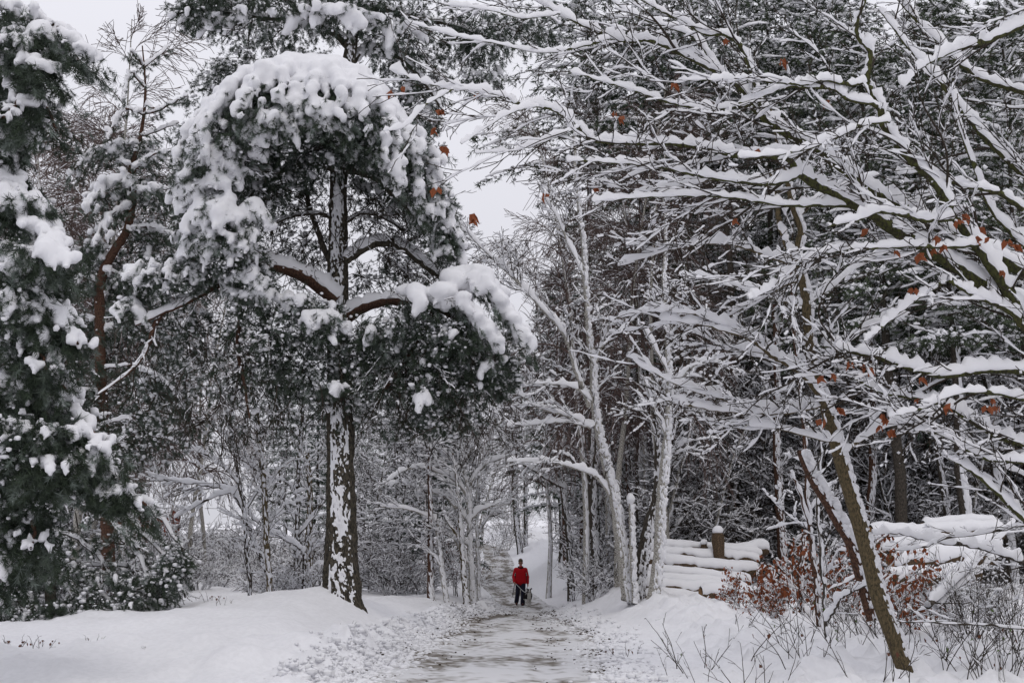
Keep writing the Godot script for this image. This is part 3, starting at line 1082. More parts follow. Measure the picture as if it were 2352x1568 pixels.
	# cushions of snow hanging at the lower rim of the dome, front
	for m in [[540, 340, 90, 80, 23.2, 0.5, 90, 34, 0.13], [630, 300, 90, 70, 23.0, 0.5, 80, 34, 0.14], [715, 275, 80, 60, 22.9, 0.4, 70, 26, 0.15], [800, 270, 60, 50, 23.1, 0.4, 60, 16, 0.13], [490, 420, 90, 90, 23.4, 0.6, 220, 50, 0.15], [530, 500, 80, 60, 23.2, 0.5, 140, 32, 0.17], [520, 570, 100, 70, 23.4, 0.7, 300, 44, 0.12], [450, 560, 50, 70, 23.8, 0.6, 180, 26, 0.1], [400, 645, 130, 55, 23.8, 0.6, 340, 64, 0.1], [580, 660, 60, 80, 23.8, 0.5, 240, 40, 0.11], [295, 720, 35, 40, 23.8, 0.4, 100, 12, 0.13], [690, 700, 30, 40, 23.9, 0.4, 120, 10, 0.12], [745, 740, 55, 50, 23.8, 0.4, 260, 24, 0.12], [770, 890, 30, 12, 24.0, 0.3, 60, 7, 0.11], [855, 770, 16, 26, 24.0, 0.2, 50, 4, 0.12], [968, 915, 18, 16, 24.0, 0.2, 50, 4, 0.13], [1122, 845, 18, 16, 24.0, 0.2, 50, 4, 0.13],
			[700, 350, 220, 75, 24.4, 1.2, 520, 14, 0.1], [860, 330, 110, 80, 24.2, 1.0, 420, 10, 0.12], [935, 380, 80, 110, 24.1, 0.8, 320, 34, 0.13], [1000, 490, 50, 90, 24.4, 0.6, 200, 26, 0.12], [1030, 560, 35, 60, 24.6, 0.6, 160, 10, 0.12], [620, 430, 120, 70, 25.0, 1.0, 420, 8, 0.1],
			[620, 760, 110, 80, 24.3, 0.9, 420, 8, 0.07], [560, 860, 110, 70, 24.5, 0.8, 260, 4, 0.06], [700, 850, 90, 90, 24.6, 0.8, 420, 6, 0.07], [420, 760, 120, 80, 25.0, 1.0, 380, 5, 0.07], [930, 770, 110, 70, 24.4, 0.9, 520, 10, 0.08], [1060, 800, 90, 70, 24.3, 0.9, 620, 14, 0.09], [930, 870, 130, 70, 24.6, 0.9, 560, 9, 0.08], [1080, 880, 110, 60, 24.5, 0.8, 480, 10, 0.08], [830, 800, 60, 70, 24.5, 0.6, 300, 6, 0.08], [1150, 850, 40, 60, 24.5, 0.5, 200, 8, 0.09], [1010, 960, 110, 40, 24.8, 0.7, 220, 4, 0.07],
			[580, 40, 190, 70, 25.0, 1.0, 560, 60, 0.14], [470, 30, 80, 45, 24.8, 0.7, 260, 22, 0.14], [770, 35, 90, 60, 24.7, 0.8, 300, 34, 0.18], [640, 150, 160, 60, 26.4, 0.9, 520, 5, 0.08], [530, 220, 110, 90, 27.0, 0.8, 520, 3, 0.07], [460, 330, 70, 70, 27.0, 0.6, 300, 4, 0.07], [900, 90, 100, 80, 25.6, 1.0, 460, 16, 0.15], [960, 190, 90, 90, 26.4, 0.9, 420, 12, 0.12], [960, 280, 60, 60, 26.6, 0.6, 220, 6, 0.12], [1080, 90, 110, 70, 26.4, 0.9, 420, 10, 0.12], [880, 0, 200, 60, 25.2, 1.1, 400, 44, 0.16], [600, -40, 200, 50, 25.2, 1.2, 420, 24, 0.18]]:
		mass(f, bo, w, s, m[0], m[1], m[2], m[3], m[4], m[5], m[6], m[7], m[8])
	for m in [[640, 470, 110, 90, 26.6, 0.7, 200, 0, 0.1], [880, 470, 110, 90, 26.7, 0.7, 220, 0, 0.1], [700, 580, 100, 60, 26.6, 0.7, 150, 0, 0.1], [950, 590, 80, 70, 26.5, 0.7, 220, 2, 0.1], [850, 640, 80, 50, 26.4, 0.6, 120, 0, 0.1], [640, 950, 120, 70, 25.2, 0.9, 130, 2, 0.07], [480, 960, 110, 80, 25.4, 0.9, 150, 2, 0.07], [800, 930, 80, 60, 25.0, 0.7, 120, 3, 0.08], [930, 960, 110, 50, 25.2, 0.8, 130, 2, 0.08], [360, 900, 90, 80, 25.8, 0.9, 200, 2, 0.07], [1130, 80, 100, 80, 26.6, 0.9, 300, 12, 0.12], [1240, 60, 80, 70, 26.8, 0.8, 220, 9, 0.12], [1100, 180, 80, 50, 26.8, 0.7, 160, 5, 0.1]]:
		mass(f, bo, w, s, m[0], m[1], m[2], m[3], m[4], m[5], m[6], m[7], m[8])
	# the long heap on the right limb
	drape(f, bo, line([[1035, 655, 1], [1095, 632, 1], [1140, 685, 1], [1180, 740, 1], [1225, 790, 1]], 24.2, 23.9), 0.3, 0.15, 0.0, 0.5, 26.0, 0.3)
	drape(f, bo, line([[975, 680, 1], [1045, 685, 1], [1105, 735, 1], [1150, 790, 1]], 23.8, 23.5), 0.26, 0.14, 0.05, 0.5, 24.0, 0.25)
	drape(f, bo, line([[915, 668, 1], [960, 672, 1], [1000, 690, 1]], 24.0, 23.7), 0.12, 0.18, 0.1, 0.4, 22.0, 0.15)
	drape(f, bo, line([[1000, 395, 1], [1030, 480, 1], [1050, 560, 1], [1065, 600, 1]], 24.6, 24.6), 0.15, 0.12, 0.3, 0.5, 20.0, 0.2)
	var sg := Geo.new()
	f.net(sg, 0.25)
	sg.roughen(0, 0.03, fn)
	part(t, "branches", w, M.twig, base, true)
	part(t, "twig_snow", s, M.snow, base, true)
	part(t, "snow", sg, M.snow, base, true)
	scatter(t, "needles", shoot, M.needle, bo.where, bo.tints, base)
	scatter(t, "snow_specks", speck, M.snow, bo.specks, PackedColorArray(), base)

# ---------------------------------------------------------------- the oak whose limbs reach in from the right
func oak() -> void:
	var base := Vector3(9.2, 0, -15.6)
	base.y = ground_at(base.x, base.z)
	var t := thing("oak_tree", "oak reaching in from the right with snow-laden mossy limbs and brown leaves", "tree", base)
	var tk := Geo.new()
	tk.tube(PackedVector3Array([base - Vector3(0, 0.4, 0), base + Vector3(0, 1, 0), base + Vector3(-0.1, 3, 0), base + Vector3(-0.2, 5, 0), base + Vector3(-0.1, 8, -0.2), base + Vector3(0.3, 12, -0.3)]), PackedFloat32Array([0.6, 0.46, 0.42, 0.38, 0.3, 0.12]), 16, 0.12, fn)
	part(t, "trunk", tk, M.oak_bark, base)
	var limbs := [
		[[[2700, 1010, 70], [2520, 850, 60], [2352, 707, 52], [2278, 663, 48], [2205, 615, 46], [2113, 561, 42], [2040, 517, 40], [2004, 490, 38], [1895, 431, 36], [1840, 398, 32], [1803, 358, 27], [1697, 356, 20], [1621, 339, 18], [1551, 330, 17], [1493, 328, 17], [1407, 325, 16], [1356, 316, 16], [1322, 284, 15], [1270, 250, 14], [1236, 243, 12], [1185, 236, 10], [1161, 222, 9], [1099, 209, 8], [1031, 202, 7], [963, 185, 5], [894, 157, 4]], 15.6, 14.0],
		[[[2690, 860, 60], [2480, 690, 52], [2352, 620, 46], [2200, 540, 42], [2048, 463, 40], [1967, 412, 37], [1876, 339, 35], [1821, 314, 32], [1767, 277, 30], [1727, 237, 28], [1697, 197, 24], [1640, 160, 20], [1559, 120, 17], [1493, 91, 16], [1441, 94, 15], [1400, 85, 13], [1356, 65, 12], [1287, 31, 9], [1236, 0, 8], [1180, -30, 6]], 15.8, 15.0],
		[[[2700, 1060, 50], [2450, 820, 44], [2352, 720, 40], [2300, 640, 37], [2223, 534, 33], [2187, 485, 32], [2150, 420, 30], [2077, 350, 27], [2033, 292, 25], [2022, 248, 24], [1997, 204, 22], [1993, 175, 20], [1999, 117, 17], [1971, 84, 15], [1971, 40, 12], [1986, 5, 10], [1990, -40, 8]], 15.4, 14.2],
		[[[2022, 250, 18], [2004, 237, 16], [1949, 226, 15], [1916, 204, 14], [1858, 199, 13], [1803, 199, 11], [1763, 215, 9], [1697, 237, 6]], 14.5, 14.2],
		[[[1990, 188, 14], [1949, 193, 13], [1895, 183, 12], [1851, 193, 12], [1814, 190, 11], [1756, 186, 9], [1697, 183, 8], [1632, 183, 6], [1559, 183, 4]], 14.4, 13.9],
		[[[2045, 278, 13], [1986, 285, 12], [1931, 310, 11], [1858, 339, 9], [1785, 354, 8], [1697, 361, 5]], 14.5, 13.8],
		[[[2190, 500, 22], [2132, 504, 20], [2077, 493, 18], [2022, 485, 16], [1967, 504, 13], [1902, 518, 9]], 14.8, 14.2],
		[[[1750, 250, 16], [1710, 120, 15], [1668, 80, 14], [1621, 77, 12], [1566, 47, 11], [1515, 22, 9], [1475, 0, 7], [1420, -30, 5]], 15.3, 14.8],
		[[[2600, -60, 40], [2460, 10, 32], [2351, 55, 26], [2278, 88, 22], [2205, 110, 18], [2150, 135, 14], [2113, 157, 9], [2075, 200, 6]], 15.6, 15.0],
		[[[2600, 960, 40], [2450, 890, 34], [2352, 852, 28], [2260, 848, 26], [2168, 860, 24], [2095, 845, 21], [2022, 820, 18], [1949, 805, 14], [1890, 791, 10]], 15.6, 14.8],
		[[[2600, 1120, 36], [2450, 1050, 30], [2352, 1020, 26], [2278, 991, 24], [2205, 948, 21], [2150, 922, 19], [2077, 907, 17], [2022, 897, 15], [1960, 864, 11], [1913, 838, 7]], 15.8, 15.0],
		[[[2500, 830, 34], [2400, 770, 28], [2352, 750, 24], [2329, 720, 22], [2296, 700, 20], [2241, 678, 17], [2205, 659, 14], [2179, 641, 10]], 15.4, 14.8],
		[[[2180, 640, 14], [2113, 681, 13], [2059, 721, 11], [2020, 755, 8], [1986, 783, 5]], 15.1, 14.6],
		[[[2250, 560, 18], [2170, 566, 16], [2095, 564, 13], [2022, 568, 12], [1949, 572, 11], [1876, 586, 10], [1821, 615, 9], [1785, 652, 8], [1748, 674, 6], [1719, 685, 4]], 14.9, 13.8],
		[[[2520, 730, 30], [2430, 640, 26], [2352, 560, 22], [2280, 480, 18], [2240, 380, 15], [2200, 270, 12], [2190, 180, 8]], 16.4, 17.4],
		[[[2560, 560, 34], [2450, 480, 28], [2352, 400, 24], [2250, 300, 20], [2170, 200, 16], [2090, 110, 12], [2020, 20, 8]], 17.0, 17.6],
		[[[2560, 330, 34], [2450, 260, 28], [2352, 210, 22], [2240, 170, 18], [2120, 60, 12], [2040, -30, 8]], 17.4, 18.0],
		[[[1840, 398, 22], [1780, 420, 17], [1690, 415, 14], [1600, 400, 12], [1500, 380, 10], [1400, 372, 8], [1300, 368, 5]], 15.0, 14.0],
		[[[1980, 470, 20], [1890, 470, 17], [1800, 470, 14], [1700, 455, 12], [1600, 448, 10], [1480, 452, 8], [1360, 462, 5]], 15.2, 14.2],
		[[[1720, 240, 16], [1640, 250, 13], [1560, 240, 11], [1480, 215, 9], [1400, 190, 7], [1310, 165, 5]], 15.4, 14.4],
		[[[1650, 165, 14], [1600, 90, 12], [1530, 60, 10], [1450, 30, 8], [1380, -20, 6]], 15.5, 16.0],
		[[[2352, 915, 16], [2270, 900, 14], [2190, 905, 11], [2110, 940, 9], [2040, 955, 6]], 15.2, 14.3],
		[[[2420, 1090, 20], [2352, 1060, 17], [2260, 1050, 14], [2170, 1000, 10], [2100, 985, 6]], 15.6, 14.8],
		[[[2420, 1240, 22], [2352, 1190, 18], [2290, 1130, 15], [2230, 1080, 12], [2170, 1045, 8]], 15.8, 15.2],
		[[[2352, 480, 20], [2290, 440, 17], [2210, 425, 14], [2130, 395, 11], [2060, 400, 7]], 16.0, 15.4],
		[[[1236, 243, 8], [1180, 255, 7], [1120, 290, 5], [1060, 330, 4]], 14.0, 13.6],
		[[[1330, 290, 8], [1260, 320, 7], [1180, 345, 5], [1090, 350, 4]], 14.2, 13.8],
		[[[1040, 205, 6], [980, 240, 5], [930, 290, 4], [880, 300, 3]], 14.0, 13.7],
		[[[1400, 88, 9], [1320, 110, 8], [1240, 120, 6], [1140, 100, 5], [1040, 80, 4], [940, 50, 3]], 15.0, 14.2],
		[[[1287, 31, 7], [1200, 40, 6], [1110, 20, 5], [1020, 10, 4]], 15.0, 14.6],
	]
	var w := Geo.new()
	var s := Geo.new()
	var tips := []
	var o := {"seg": 9, "wig": 0.13, "lift": 0.01, "kids": [6, 3], "ratio": 0.5, "angle": 0.6, "back": -0.2, "flat": 0.7, "round": 4, "depth": 0.03, "min": 0.0062, "levels": 2, "tips": tips, "laden": 0.8}
	var k := 0
	for l in limbs:
		var ln := line(l[0], l[1], l[2], 8, 0.004, 0.8)
		var lg := Geo.new()
		lg.tube(ln[0], ln[1], 9, 0.14, fn)
		var lm := part(t, "limb", lg, M.oak_bark, base)
		var sn := Geo.new()
		var th: float = l[0][l[0].size() / 2][2]
		sn.snow(ln[0], ln[1], clampf(0.05 + th * 0.003, 0.065, 0.14), k * 5.1 + 2.0, 10, 0.1, 0.8)
		part(lm, "snow_cap", sn, M.snow, base)
		sprout(w, s, ln, 3.3, 0.5, 2.2, o, 0.08)
		k += 1
	part(t, "twigs", w, M.twig, base, true)
	part(t, "twig_snow", s, M.snow, base, true)
	# withered leaves that still hang on
	var shapes := []
	for q in 5:
		var lg := Geo.new()
		lg.flat = true
		for e in 3:
			lg.leaf(Vector3(rng.randfn() * 0.02, 0, rng.randfn() * 0.02), Vector3(rng.randfn() * 0.5, -1, rng.randfn() * 0.5).normalized(), rng.randf_range(0.1, 0.15), rng.randf_range(0.03, 0.045), rng)
		shapes.append(lg.mesh())
	var spots := [[898, 205], [922, 198], [1000, 290], [1013, 335], [1000, 430], [1020, 335], [1090, 490], [1085, 500], [1010, 250], [1410, 255], [1668, 88], [1550, 190], [1100, 215], [1370, 430], [1250, 445], [1430, 265], [1797, 135], [1900, 228],
		[1990, 525], [1950, 828], [1990, 830], [2005, 842], [1885, 862], [1925, 935], [1890, 960], [1912, 857], [2025, 950], [2040, 960], [2110, 915], [2270, 930], [2280, 915], [2120, 865], [2240, 545], [2270, 545], [2310, 550], [2150, 540], [2165, 560], [2110, 580], [2330, 560], [2200, 505], [2215, 490], [1745, 340], [1690, 500], [2050, 985], [2100, 660], [2300, 620], [2060, 575], [2140, 572], [2255, 520], [2290, 930], [2180, 925], [2020, 975]]
	for q in spots.size():
		var lf := shown(t, "leaf_cluster", shapes[q % 5], M.brown_leaf)
		lf.position = P(spots[q][0], spots[q][1], rng.randf_range(14.2, 14.8)) - base
		lf.rotation.y = rng.randf() * TAU
		lf.scale = Vector3.ONE * rng.randf_range(0.8, 1.3)

# ---------------------------------------------------------------- the leaning beech in front of the wood
func beech() -> void:
	var base := P(2085, 1545, 17.0)
	base.y = ground_at(base.x, base.z)
	var t := thing("beech_tree", "smooth brown leaning beech trunk with snow along its right edge", "tree", base)
	var tk := line([[2096, 1600, 44], [2082, 1545, 38], [2048, 1450, 36], [2018, 1370, 35], [1998, 1290, 35], [1965, 1170, 33], [1932, 1060, 31], [1905, 960, 29], [1875, 860, 24], [1858, 770, 22], [1851, 680, 21], [1838, 630, 20], [1829, 597, 19], [1836, 553, 18], [1840, 525, 16], [1821, 474, 14], [1812, 430, 12], [1801, 383, 10], [1790, 345, 8], [1780, 300, 6], [1772, 250, 4]], 17.0, 17.2, 7)
	var g := Geo.new()
	g.tube(tk[0], tk[1], 20, 0.05, fn)
	part(t, "trunk", g, M.beech_bark, base)
	var cr := Geo.new()
	cr.crust(tk[0], tk[1], Vector3(0.93, 0.1, 0.3).normalized(), 0.95, 0.05, 0.025, fn, 0.35, 2.6, 22)
	part(t, "trunk_snow", cr, M.snow, base)
	var limbs := [
		[[[1836, 600, 16], [1814, 575, 15], [1800, 539, 14], [1789, 505, 13], [1785, 450, 10], [1770, 390, 6]], 17.0, 17.3],
		[[[1905, 955, 18], [1880, 904, 16], [1851, 867, 14], [1814, 838, 13], [1785, 824, 12], [1763, 809, 12], [1727, 780, 11], [1676, 762, 9], [1602, 743, 7], [1515, 732, 4]], 17.0, 15.8],
		[[[1785, 824, 9], [1770, 806, 8], [1748, 780, 8], [1697, 754, 7], [1639, 736, 6], [1584, 718, 6], [1522, 714, 5], [1456, 721, 4], [1400, 735, 3]], 16.5, 15.4],
		[[[1882, 930, 13], [1821, 944, 12], [1748, 949, 11], [1676, 944, 9], [1602, 933, 7], [1522, 918, 4]], 17.0, 16.0],
		[[[1868, 918, 13], [1803, 937, 11], [1719, 933, 9], [1657, 915, 8], [1566, 886, 6], [1493, 849, 4], [1440, 815, 3]], 17.0, 15.6],
		[[[1862, 830, 14], [1821, 831, 12], [1778, 816, 10], [1734, 805, 7], [1660, 800, 4]], 17.1, 16.4],
		[[[1820, 615, 12], [1803, 601, 11], [1770, 590, 10], [1712, 568, 9], [1657, 557, 8], [1566, 565, 6], [1493, 586, 5], [1420, 610, 3]], 17.1, 16.0],
		[[[1850, 640, 11], [1800, 655, 10], [1740, 690, 8], [1680, 720, 6], [1620, 760, 4]], 17.1, 17.8],
		[[[1848, 700, 10], [1800, 690, 9], [1730, 670, 7], [1640, 640, 6], [1560, 632, 4]], 17.1, 18.0],
		[[[1930, 1010, 10], [1890, 1010, 9], [1800, 985, 7], [1720, 975, 4]], 17.0, 16.4],
		[[[1800, 440, 10], [1740, 420, 9], [1660, 410, 8], [1570, 425, 6], [1470, 440, 4]], 17.2, 16.4],
		[[[1830, 500, 10], [1890, 450, 9], [1950, 420, 7], [2020, 400, 4]], 17.2, 17.6],
		[[[1852, 700, 10], [1920, 650, 9], [1990, 600, 7], [2060, 570, 4]], 17.1, 17.8],
		[[[1870, 850, 9], [1940, 790, 8], [2010, 745, 6], [2090, 720, 4]], 17.0, 17.8],
		[[[1935, 1040, 10], [2010, 990, 8], [2090, 960, 6], [2160, 950, 4]], 17.0, 18.0],
	]
	var w := Geo.new()
	var s := Geo.new()
	var o := {"seg": 9, "wig": 0.15, "lift": 0.02, "kids": [6, 4], "ratio": 0.52, "angle": 0.6, "flat": 0.55, "depth": 0.038, "min": 0.0058, "levels": 2, "laden": 0.75}
	var k := 0
	for l in limbs:
		var ln := line(l[0], l[1], l[2], 5, 0.006)
		var lg := Geo.new()
		lg.tube(ln[0], ln[1], 8, 0.04, fn)
		var lm := part(t, "limb", lg, M.beech_bark, base)
		var sn := Geo.new()
		sn.snow(ln[0], ln[1], 0.11, k * 4.3 + 9.0, 9, 0.15, 0.7)
		part(lm, "snow_cap", sn, M.snow, base)
		sprout(w, s, ln, 4.2, 0.5, 2.0, o, 0.12)
		k += 1
	part(t, "twigs", w, M.twig, base, true)
	part(t, "twig_snow", s, M.snow, base, true)
	# its neighbour, leaning and thick with snow
	var b2 := P(2004, 1400, 18.6)
	b2.y = ground_at(b2.x, b2.z)
	var t2 := thing("leaning_tree", "broken leaning trunk thick with snow beside the smooth beech", "tree", b2)
	var l2 := line([[2006, 1425, 27], [1990, 1370, 26], [1976, 1318, 25], [1957, 1253, 24], [1928, 1205, 23], [1903, 1158, 22], [1868, 1103, 20], [1848, 1060, 18], [1838, 1035, 15]], 18.6, 18.9, 6)
	var g2 := Geo.new()
	g2.tube(l2[0], l2[1], 14, 0.12, fn)
	part(t2, "trunk", g2, M.red_bark, b2)
	var c2 := Geo.new()
	c2.crust(l2[0], l2[1], Vector3(0.75, 0.4, 0.5).normalized(), 1.3, 0.12, 0.03, fn, 0.5, 2.4, 22)
	part(t2, "trunk_snow", c2, M.snow, b2)

# ---------------------------------------------------------------- the pine at the left edge, close by
func left_pine() -> void:
	var base := Vector3(-8.6, 0, -16.5)
	base.y = ground_at(base.x, base.z)
	var t := thing("young_pine", "pine heavy with rounded snow cushions hanging in at the left edge", "tree", base)
	var g := Geo.new()
	g.tube(PackedVector3Array([base - Vector3(0, 0.3, 0), base + Vector3(0.1, 3, 0), base + Vector3(0, 6, 0.1), base + Vector3(0.1, 9, 0), base + Vector3(0, 12, 0)]), PackedFloat32Array([0.2, 0.17, 0.13, 0.09, 0.04]), 12, 0.1, fn)
	part(t, "trunk", g, M.pine_bark, base)
	var f := Field.new(Vector3(-9.6, 1.0, -18.2), Vector3(-4.4, 11.2, -13.0), 0.05)
	var bo := Bough.new()
	var w := Geo.new()
	var s := Geo.new()
	var boughs := [
		[[[-190, 40], [-100, -30], [20, 15], [110, 50], [205, 120]], 16.4, 14.6, 0.2, 0.15, 0.0],
		[[[-190, 130], [-60, 55], [10, 90], [70, 130], [115, 155]], 16.4, 14.4, 0.2, 0.14, 0.0],
		[[[-180, 180], [-60, 130], [10, 150], [45, 220], [5, 270]], 16.4, 14.2, 0.17, 0.12, 0.1],
		[[[-190, 330], [-60, 240], [50, 190], [95, 230], [128, 300]], 16.6, 15.4, 0.13, 0.1, 0.2],
		[[[-190, 420], [-60, 330], [-10, 330], [10, 400], [5, 440]], 16.4, 14.4, 0.2, 0.16, 0.0],
		[[[-190, 500], [-60, 420], [10, 440], [60, 500], [110, 520], [145, 590]], 16.4, 14.2, 0.24, 0.2, 0.0],
		[[[-190, 620], [-80, 540], [20, 590], [80, 650], [130, 700], [178, 790]], 16.4, 14.6, 0.2, 0.13, 0.05],
		[[[-190, 720], [-80, 640], [0, 690], [50, 740], [90, 800], [105, 850]], 16.4, 14.4, 0.18, 0.13, 0.1],
		[[[-190, 830], [-80, 760], [0, 790], [70, 830], [130, 870], [205, 980], [236, 1030]], 16.4, 14.6, 0.2, 0.14, 0.05],
		[[[-190, 930], [-80, 860], [30, 890], [100, 920], [190, 985], [250, 1080], [335, 1160]], 16.4, 15.0, 0.19, 0.13, 0.0],
		[[[-190, 1000], [-80, 930], [0, 950], [50, 1010], [120, 1040], [110, 1080]], 16.4, 14.2, 0.16, 0.13, 0.2],
		[[[-190, 1150], [-80, 1060], [0, 1080], [50, 1130], [75, 1210], [70, 1260]], 16.4, 14.6, 0.14, 0.1, 0.35],
		[[[-190, 1330], [-80, 1270], [-20, 1240], [0, 1270], [5, 1310]], 16.4, 14.8, 0.15, 0.15, 0.0],
	]
	for l in boughs:
		var st := []
		for q in l[0].size():
			st.append([l[0][q][0], l[0][q][1], lerpf(16.0, 4.0, float(q) / l[0].size())])
		var ln := line(st, l[1], l[2], 5, 0.01)
		var lg := Geo.new()
		lg.tube(ln[0], ln[1], 7, 0.08, fn)
		part(t, "branch", lg, M.red_bark, base)
		drape(f, bo, ln, l[3] * 0.55, l[4] * 0.55, l[5], 0.42, 50.0, 0.26)
	# curtains of needles under the boughs, speckled with snow
	for m in [[60, 130, 90, 90, 14.95, 0.5, 161, 68, 0.075], [20, 330, 60, 110, 15.15, 0.5, 148, 81, 0.069], [60, 620, 80, 80, 14.75, 0.5, 161, 108, 0.069], [110, 760, 60, 80, 14.95, 0.5, 148, 108, 0.063], [40, 720, 80, 80, 14.75, 0.5, 161, 108, 0.069], [70, 1010, 110, 70, 14.75, 0.6, 322, 81, 0.052], [190, 1080, 70, 60, 14.95, 0.5, 210, 68, 0.058], [60, 1130, 90, 80, 15.15, 0.6, 235, 95, 0.046], [260, 1140, 40, 35, 14.95, 0.3, 80, 40, 0.052], [40, 1260, 70, 90, 15.55, 0.6, 186, 149, 0.052], [20, 900, 60, 60, 15.15, 0.4, 124, 68, 0.069], [130, 660, 30, 70, 15.35, 0.4, 74, 68, 0.058], [60, 480, 60, 50, 14.75, 0.4, 74, 40, 0.081]]:
		mass(f, bo, w, s, m[0], m[1], m[2], m[3], m[4], m[5], m[6], m[7], m[8])
	var sg := Geo.new()
	f.net(sg, 0.25)
	sg.roughen(0, 0.03, fn)
	part(t, "twigs", w, M.twig, base, true)
	part(t, "twig_snow", s, M.snow, base, true)
	part(t, "snow", sg, M.snow, base, true)
	scatter(t, "needles", shoot, M.needle, bo.where, bo.tints, base)
	scatter(t, "snow_specks", speck, M.snow, bo.specks, PackedColorArray(), base)
	# behind it, a low tangled pine that droops to the snow
	var b2 := P(60, 1400, 24.0)
	b2.y = ground_at(b2.x, b2.z)
	var t2 := thing("drooping_pine", "low shaded pine whose thin branches droop down to the bank", "tree", b2)
	var f2 := Field.new(Vector3(-12.5, 0.2, -26.5), Vector3(-6.2, 5.6, -21.5), 0.055)
	var bo2 := Bough.new()
	var w2 := Geo.new()
	var s2 := Geo.new()
	var tg := Geo.new()
	var tl := line([[118, 1420, 26], [115, 1340, 24], [120, 1200, 22], [105, 1060, 18], [110, 900, 14], [100, 760, 10]], 24.2, 24.6, 6)
	tg.tube(tl[0], tl[1], 10, 0.12, fn)
	part(t2, "trunk", tg, M.dark_bark, b2)
	var o := {"seg": 7, "wig": 0.17, "lift": -0.3, "kids": [8, 4], "ratio": 0.5, "angle": 0.75, "flat": 0.8, "depth": 0.035, "min": 0.005, "levels": 2, "laden": 0.65}
	for l in [[[118, 1100], [200, 1130], [290, 1190], [370, 1270], [425, 1372]], [[118, 1150], [180, 1150], [270, 1210], [330, 1300], [350, 1380]], [[110, 1050], [180, 1010], [250, 970], [300, 960]], [[112, 1130], [170, 1080], [230, 1040], [290, 1000]], [[115, 1190], [190, 1140], [260, 1110], [320, 1120]], [[118, 1220], [180, 1240], [240, 1300], [270, 1370]], [[118, 1290], [200, 1295], [290, 1300], [380, 1340]], [[115, 1180], [60, 1150], [0, 1180], [-60, 1260]], [[115, 1250], [50, 1260], [10, 1320], [-10, 1380]], [[110, 1000], [50, 980], [0, 1020]], [[118, 1320], [170, 1330], [220, 1350], [250, 1385]], [[112, 1080], [200, 1090], [310, 1150], [400, 1230], [430, 1300]]]:
		var st := []
		for q in l.size():
			st.append([l[q][0], l[q][1], lerpf(9.0, 3.0, float(q) / l.size())])
		var ln := line(st, 24.3, rng.randf_range(23.4, 25.4), 5, 0.02)
		var lg := Geo.new()
		lg.tube(ln[0], ln[1], 6, 0.1, fn)
		var lm := part(t2, "branch", lg, M.dark_bark, b2)
		var sn := Geo.new()
		sn.snow(ln[0], ln[1], 0.06, rng.randf() * 30.0, 7)
		part(lm, "snow_cap", sn, M.snow, b2)
		sprout(w2, s2, ln, 9.0, 0.3, 1.0, o)
	for m in [[395, 1315, 40, 65, 24.0, 0.5, 230, 5, 0.07], [330, 1350, 60, 40, 24.0, 0.6, 120, 5, 0.06], [40, 1340, 60, 60, 24.5, 0.8, 300, 10, 0.09], [180, 1220, 70, 80, 24.5, 0.8, 70, 8, 0.07], [230, 1330, 70, 50, 24.3, 0.8, 90, 8, 0.06], [60, 1220, 60, 60, 24.5, 0.8, 180, 18, 0.1], [290, 1250, 60, 50, 24.5, 0.6, 70, 4, 0.06], [60, 1400, 90, 35, 23.6, 0.6, 200, 6, 0.07], [200, 1385, 80, 35, 23.8, 0.6, 130, 4, 0.06], [310, 1385, 70, 30, 23.8, 0.5, 110, 6, 0.06], [10, 1290, 60, 70, 24.0, 0.6, 180, 14, 0.09], [130, 1300, 60, 60, 24.4, 0.6, 120, 10, 0.08]]:
		mass(f2, bo2, w2, s2, m[0], m[1], m[2], m[3], m[4], m[5], m[6], m[7], m[8])
	var sg2 := Geo.new()
	f2.net(sg2, 0.25)
	sg2.roughen(0, 0.025, fn)
	part(t2, "twigs", w2, M.twig, b2, true)
	part(t2, "twig_snow", s2, M.snow, b2, true)
	part(t2, "snow", sg2, M.snow, b2, true)
	scatter(t2, "needles", shoot, M.needle, bo2.where, bo2.tints, b2)
	scatter(t2, "snow_specks", speck, M.snow, bo2.specks, PackedColorArray(), b2)

